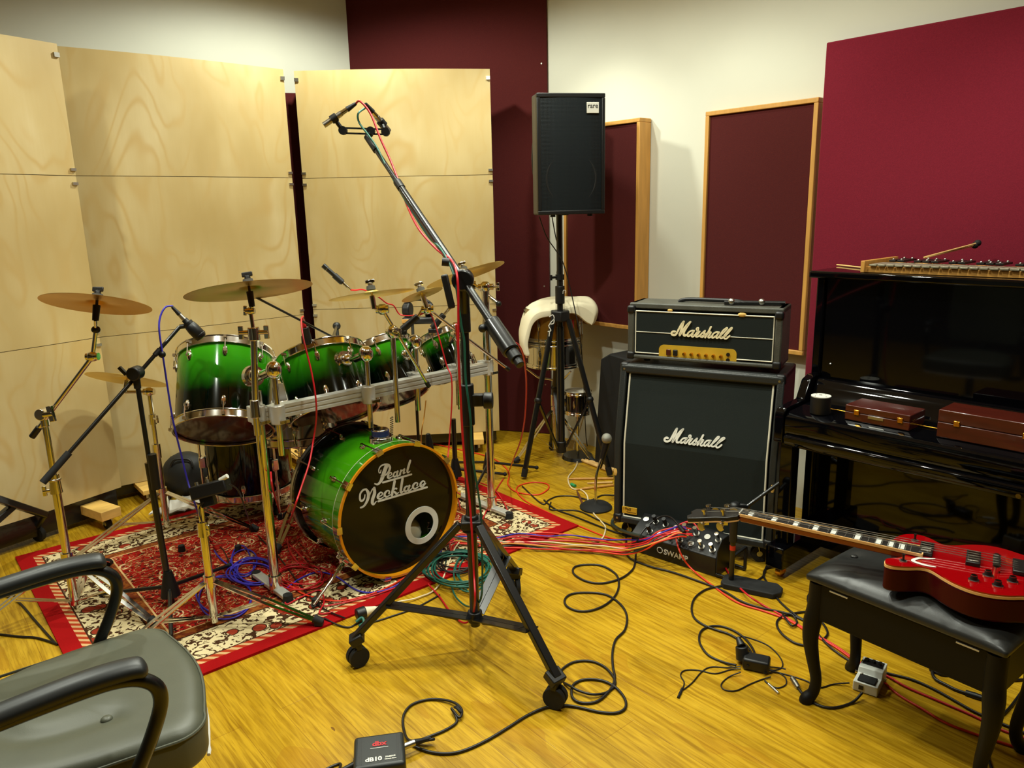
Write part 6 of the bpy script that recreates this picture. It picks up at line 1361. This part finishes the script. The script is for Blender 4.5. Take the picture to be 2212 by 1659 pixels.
cable('black lead making a loop under the near bench corner',BLKC,[(1740,1395),(1715,1388),(1690,1370),(1678,1350),(1685,1335),(1715,1325),(1750,1322),(1765,1335),(1780,1350),(1788,1368),(1780,1380)],.0042)
cable('thick black lead lying from the rug corner past the stage box to the piano bench',BLKC,[(1175,1080),(1200,1100),(1240,1115),(1290,1135),(1330,1150,.006),(1352,1158,.006),(1355,1200,.006),(1400,1222,.006),(1450,1235,.006),(1500,1252,.006),(1560,1275,.006),(1600,1298,.006),(1640,1312),(1700,1325),(1745,1345)],.0042)
cable('black lead curling off the speaker stand foot to the stage box',BLKC,[(1128,1050),(1170,1088),(1185,1080),(1205,1072),(1240,1072),(1275,1080,.008),(1300,1070),(1328,1070)],.0038)
cable('black lead from the loop by the desk microphone base to the stage box',BLKC,[(1190,1085),(1188,1100),(1215,1102),(1250,1104),(1290,1122),(1340,1145),(1362,1156,.01)],.0038)
cable('braided grey lead curving round the amplifier cabinet foot into the stage box',DGRN,[(1330,1115,.03),(1322,1130,.012),(1335,1142,.03),(1360,1152,.08),(1385,1158,.12)],.008)
cable('coiled black lead bundle under the far right corner of the bench',BLKC,[(2010,1448),(2030,1438),(2065,1440),(2072,1452),(2040,1458),(2015,1450),(2020,1466),(2045,1480),(2065,1490),(2095,1500)],.005,ends=[1])
cable('black lead behind the near bench leg trailing to the right edge',BLKC,[(2090,1462),(2130,1480),(2160,1478),(2185,1470),(2215,1468)],.0045)
cable('black lead dropping past the near bench leg at the bottom edge',BLKC,[(2210,1490),(2180,1530),(2140,1570),(2125,1600),(2135,1640),(2150,1680)],.0042)
cable('short black lead with gold plug behind the bench near leg',BLKC,[(1750,1280),(1745,1290),(1750,1305),(1790,1320),(1830,1328),(1822,1338),(1795,1330)],.004,ends=[1],plug=GOLDK)
cable('black lead lying below the mains plug to the rug edge stand foot',BLKC,[(700,1335,rz),(730,1350,.006),(755,1355),(775,1345),(800,1345),(850,1330),(900,1312),(950,1285)],.0034)
cable('black lead on the bare floor left of the rug, upper one',BLKC,[(-20,1282),(20,1290),(45,1305),(80,1345),(120,1390)],.0042)
cable('black lead on the bare floor left of the rug, lower one',BLKC,[(-20,1368),(40,1375),(80,1378),(125,1392)],.0042)
cable('thin black lead hanging from the small black box to the rug',BLKC,[Y(496,1046,2.58),Y(515,1060,2.62),Y(530,1100,2.7),(545,1140,rz),(565,1165,rz),(600,1200,rz),(680,1300,rz),(745,1335,rz)],.003)
cable('black lead looping from the short chrome stand to the rug',BLKC,[Y(440,1085,2.58),Y(430,1100,2.58),Y(437,1130,2.6),(455,1170,rz),(480,1185,rz),(495,1215,rz)],.0025)
# -- red leads towards the lower right
cable('orange-red lead running from the stage box under the bench, lower of the pair',REDO,[Z(1500,1128,.16),Z(1480,1130,.15),Z(1463,1140,.14),Z(1460,1160,.12),Z(1470,1195,.08),(1490,1225,.02),(1530,1258),(1590,1300),(1650,1320),(1700,1338),(1745,1365),(1800,1395),(1850,1430),(1900,1465,.006),(1940,1500),(1990,1530),(2040,1560),(2090,1580),(2150,1600),(2230,1625)],.0038)
cable('red lead running from the stage box past the rectangular base, upper of the pair',REDC,[Z(1440,1150,.13),Z(1475,1130,.16),Z(1495,1128,.165),Z(1510,1145,.14),Z(1530,1175,.09),(1560,1215,.02),(1585,1255,.006),(1615,1285,.028),(1650,1308),(1700,1335),(1745,1362),(1800,1392),(1860,1432),(1920,1462,.006),(1960,1485),(2030,1515),(2100,1545),(2160,1575),(2230,1600)],.0038)
cable('black tie bunching the two red leads beside the bench leg',BLKC,[(1690,1325,.01),(1700,1340,.014),(1712,1352,.01),(1722,1345,.006),(1712,1328,.012),(1698,1325,.01)],.004)
# -- red loops by the speaker stand
cable('red lead making an oval loop on the floor beneath the speaker stand',REDO,[(925,955,.011),(965,965),(1010,975),(1060,988),(1090,1008),(1100,1025),(1097,1045),(1110,1060),(1135,1067),(1165,1068),(1185,1055),(1180,1045),(1150,1042),(1120,1050),(1118,1065),(1140,1085),(1180,1105),(1215,1122),(1260,1140),(1310,1160),(1350,1168,.02)],.0036)
cable('red lead crossing the rug corner from the bass drum to the floor',REDC,[(1035,1042,rz),(1065,1055,rz),(1085,1080,rz),(1097,1105,rz),(1098,1118,rz)],.0036)
# -- snake bundle: reds, blue, whites, greens from the bass drum to the stage box
random.seed(3)
def bundle(label,m,off,h,group=None,r=.0034,start=None,seed=0,endz=.15):
    rd=random.Random(seed);base=[(985,1165),(1060,1172),(1120,1165),(1180,1168),(1240,1172),(1300,1178),(1350,1182),(1392,1172),(1425,1158),(1460,1148),(1490,1150)]
    zz=[RZ+.006,.012,.012,.010,.010,.012,.03,.09,.135,.155,.145];pts=list(start or [])
    for k,(b,z_) in enumerate(zip(base,zz)):
        sp=1 if 1<k<7 else .6;pts.append(Z(b[0]+rd.uniform(-8,8),b[1]+off*sp+rd.uniform(-4,4),z_+h*(1 if k<7 else .6)))
    # the lead ends at a socket of the box
    return cable(label,m,pts,r,group)
bundle('blue lead in the cable bundle running from the bass drum to the stage box',BLUEC,-12,.010,start=[Z(600,1290,rz),Z(640,1255,rz),Z(685,1236,rz),Z(725,1245,rz),Z(765,1272,rz),Z(800,1280,rz),Z(850,1268,rz),Z(905,1230,rz),Z(945,1200,rz)],seed=1)
bundle('pale cream lead in the cable bundle on the floor before the amplifier',WHTC,4,.006,start=[Z(828,1310,rz),Z(860,1300,rz),Z(905,1290,.008),Z(950,1262,.008)],seed=2)
bundle('dark green lead at the lower edge of the cable bundle',DGRN,16,.002,start=[Z(960,1230,.01)],seed=3)
bundle('yellow lead glimpsed in the cable bundle near the stage box',YELC,10,.012,seed=4)
for k in range(7):
    st={0:[Z(622,1262,rz),Z(660,1285,rz),Z(720,1298,rz),Z(780,1290,rz),Z(850,1262,rz),Z(920,1215,rz)],1:[Z(700,1310,rz),Z(760,1298,rz),Z(830,1278,rz),Z(900,1245,rz)],2:[Z(940,1200,rz)],3:[Z(1005,1120,rz)]}.get(k,[Z(975,1180+4*k,rz)])
    bundle('red lead within the cable bundle between bass drum and stage box',REDC if k%3 else REDO,-14+5.2*k,.004+.003*(k%3),group='red leads of the floor cable bundle',start=st,seed=10+k)
for k in range(2): bundle('dark grey-green lead within the floor cable bundle before the stage box',DGRN,8+6*k,.003,group='dark leads of the floor cable bundle',seed=30+k)
# cable knots seen on the rug
def coil(label,m,cx,cy,rx,ry,n,z0,r=.0034,seed=0,dz=.004,zz=None):
    rd=random.Random(seed);P=[]
    for k in range(n*14):
        a=2*PI*k/14;f=k/14;kx=1+.12*math.sin(f*2.1+seed);P.append(Z(cx+rx*kx*math.cos(a)+8*math.sin(f*1.7),cy+ry*(2-kx)*math.sin(a)+5*math.cos(f*2.3),z0+dz*f))
    return cable(label,m,P,r,sub=2)
coil('teal green lead coiled in a pile behind the rolling stand legs',GREENC,992,1228,68,34,8,.008,.0038,seed=1)
coil('black lead coiled inside the teal pile behind the rolling stand',BLKC,985,1215,42,18,4,.012,.0036,seed=4)
coil('teal lead in a smaller loose loop right of the coiled pile',GREENC,1022,1235,38,40,3,.012,.0034,seed=5)
coil('blue lead heaped in loops on the rug by the left rack post',BLUEC,545,1235,45,26,6,rz,.0036,seed=2,dz=.003)
coil('second blue lead lying in open loops around the short chrome stand',BLUEC,480,1290,62,42,2,rz,.0034,seed=3,dz=.002)
coil('blue lead in an upright loop left of the rack post',BLUEC,520,1215,26,30,2,rz,.0034,seed=7,dz=.004)
coil('red lead in loose loops on the rug near the bass drum spur',REDC,650,1245,52,24,3,rz,.0034,seed=6,dz=.003)
cable('red lead crossing the rug from the rack post to the plug',REDC,[(620,1280,rz),(618,1305,rz),(650,1290,rz),(690,1275,rz),(700,1300,rz),(690,1325,rz),(720,1322,rz)],.0034)
cable('red lead snaking below the left rack post to the rug front',REDC,[(585,1020,'y',2.83),(590,1060,'y',2.80),(605,1110,rz),(612,1160,rz),(640,1190,rz),(665,1222,rz),(655,1240,rz)],.0034)
for k,(x,y) in enumerate(((393,1190),(515,1190),(682,1306))):
    p=Z(x,y,RZ);g=G();g.lathe([(.001,0),(.017,.0),(.014,.028),(.001,.032)],p,n=14);single('rubber_stub',['black rubber stub on the rug between two stand poles','black rubber stub under the short chrome stand box','black rubber stub on the rug below the bass drum spur'][k],'rubber stub',g,RUB)
cable('black spiral lead hanging between second tom and bass drum',BLKC,[Y(846+3.5*math.sin(k*1.5),900+k*1.1,3.25+.006*math.cos(k*1.5)) for k in range(38)],.0014,sub=2)
cable('orange lead hanging to the microphone beside the bass drum',YELC,[Y(920,865,3.9),Y(916,900,3.9),Y(910,940,3.92),(911,985,.02)],.003)
w=bpy.data.worlds.new('world');sc.world=w;w.use_nodes=True;w.node_tree.nodes['Background'].inputs[0].default_value=(1,.93,.82,1);w.node_tree.nodes['Background'].inputs[1].default_value=.1
def spot(x,y,e,size=110,blend=.6,c=(.96,1,.86),r=.05,z=2.95,tx=0,ty=0):
    l=bpy.data.lights.new('ceiling_and_fill_light','SPOT');l.energy=e;l.spot_size=R(size);l.spot_blend=blend;l.color=c;l.shadow_soft_size=r
    o=bpy.data.objects.new('ceiling_and_fill_light',l);COL.objects.link(o);o.location=(x,y,z);o.rotation_euler=V((tx,ty,-1)).to_track_quat('-Z','Y').to_euler()
spot(-.85,4.15,112,167,.35);spot(-2.25,2.75,105,130,.8);spot(.15,2.85,105,162,.4);spot(.7,3.5,34,100,.7)  # last spot is an added fill for the lower right wall and panels
spot(-.45,2.7,130,110);spot(1.35,2.15,105,110);spot(.35,1.3,100,105);spot(-1.35,1.75,110,110);spot(.1,4.2,70,100)
vs_=sc.view_settings;vs_.view_transform='Standard';vs_.look='None';vs_.gamma=1;vs_.use_curve_mapping=False;vs_.exposure=-.2
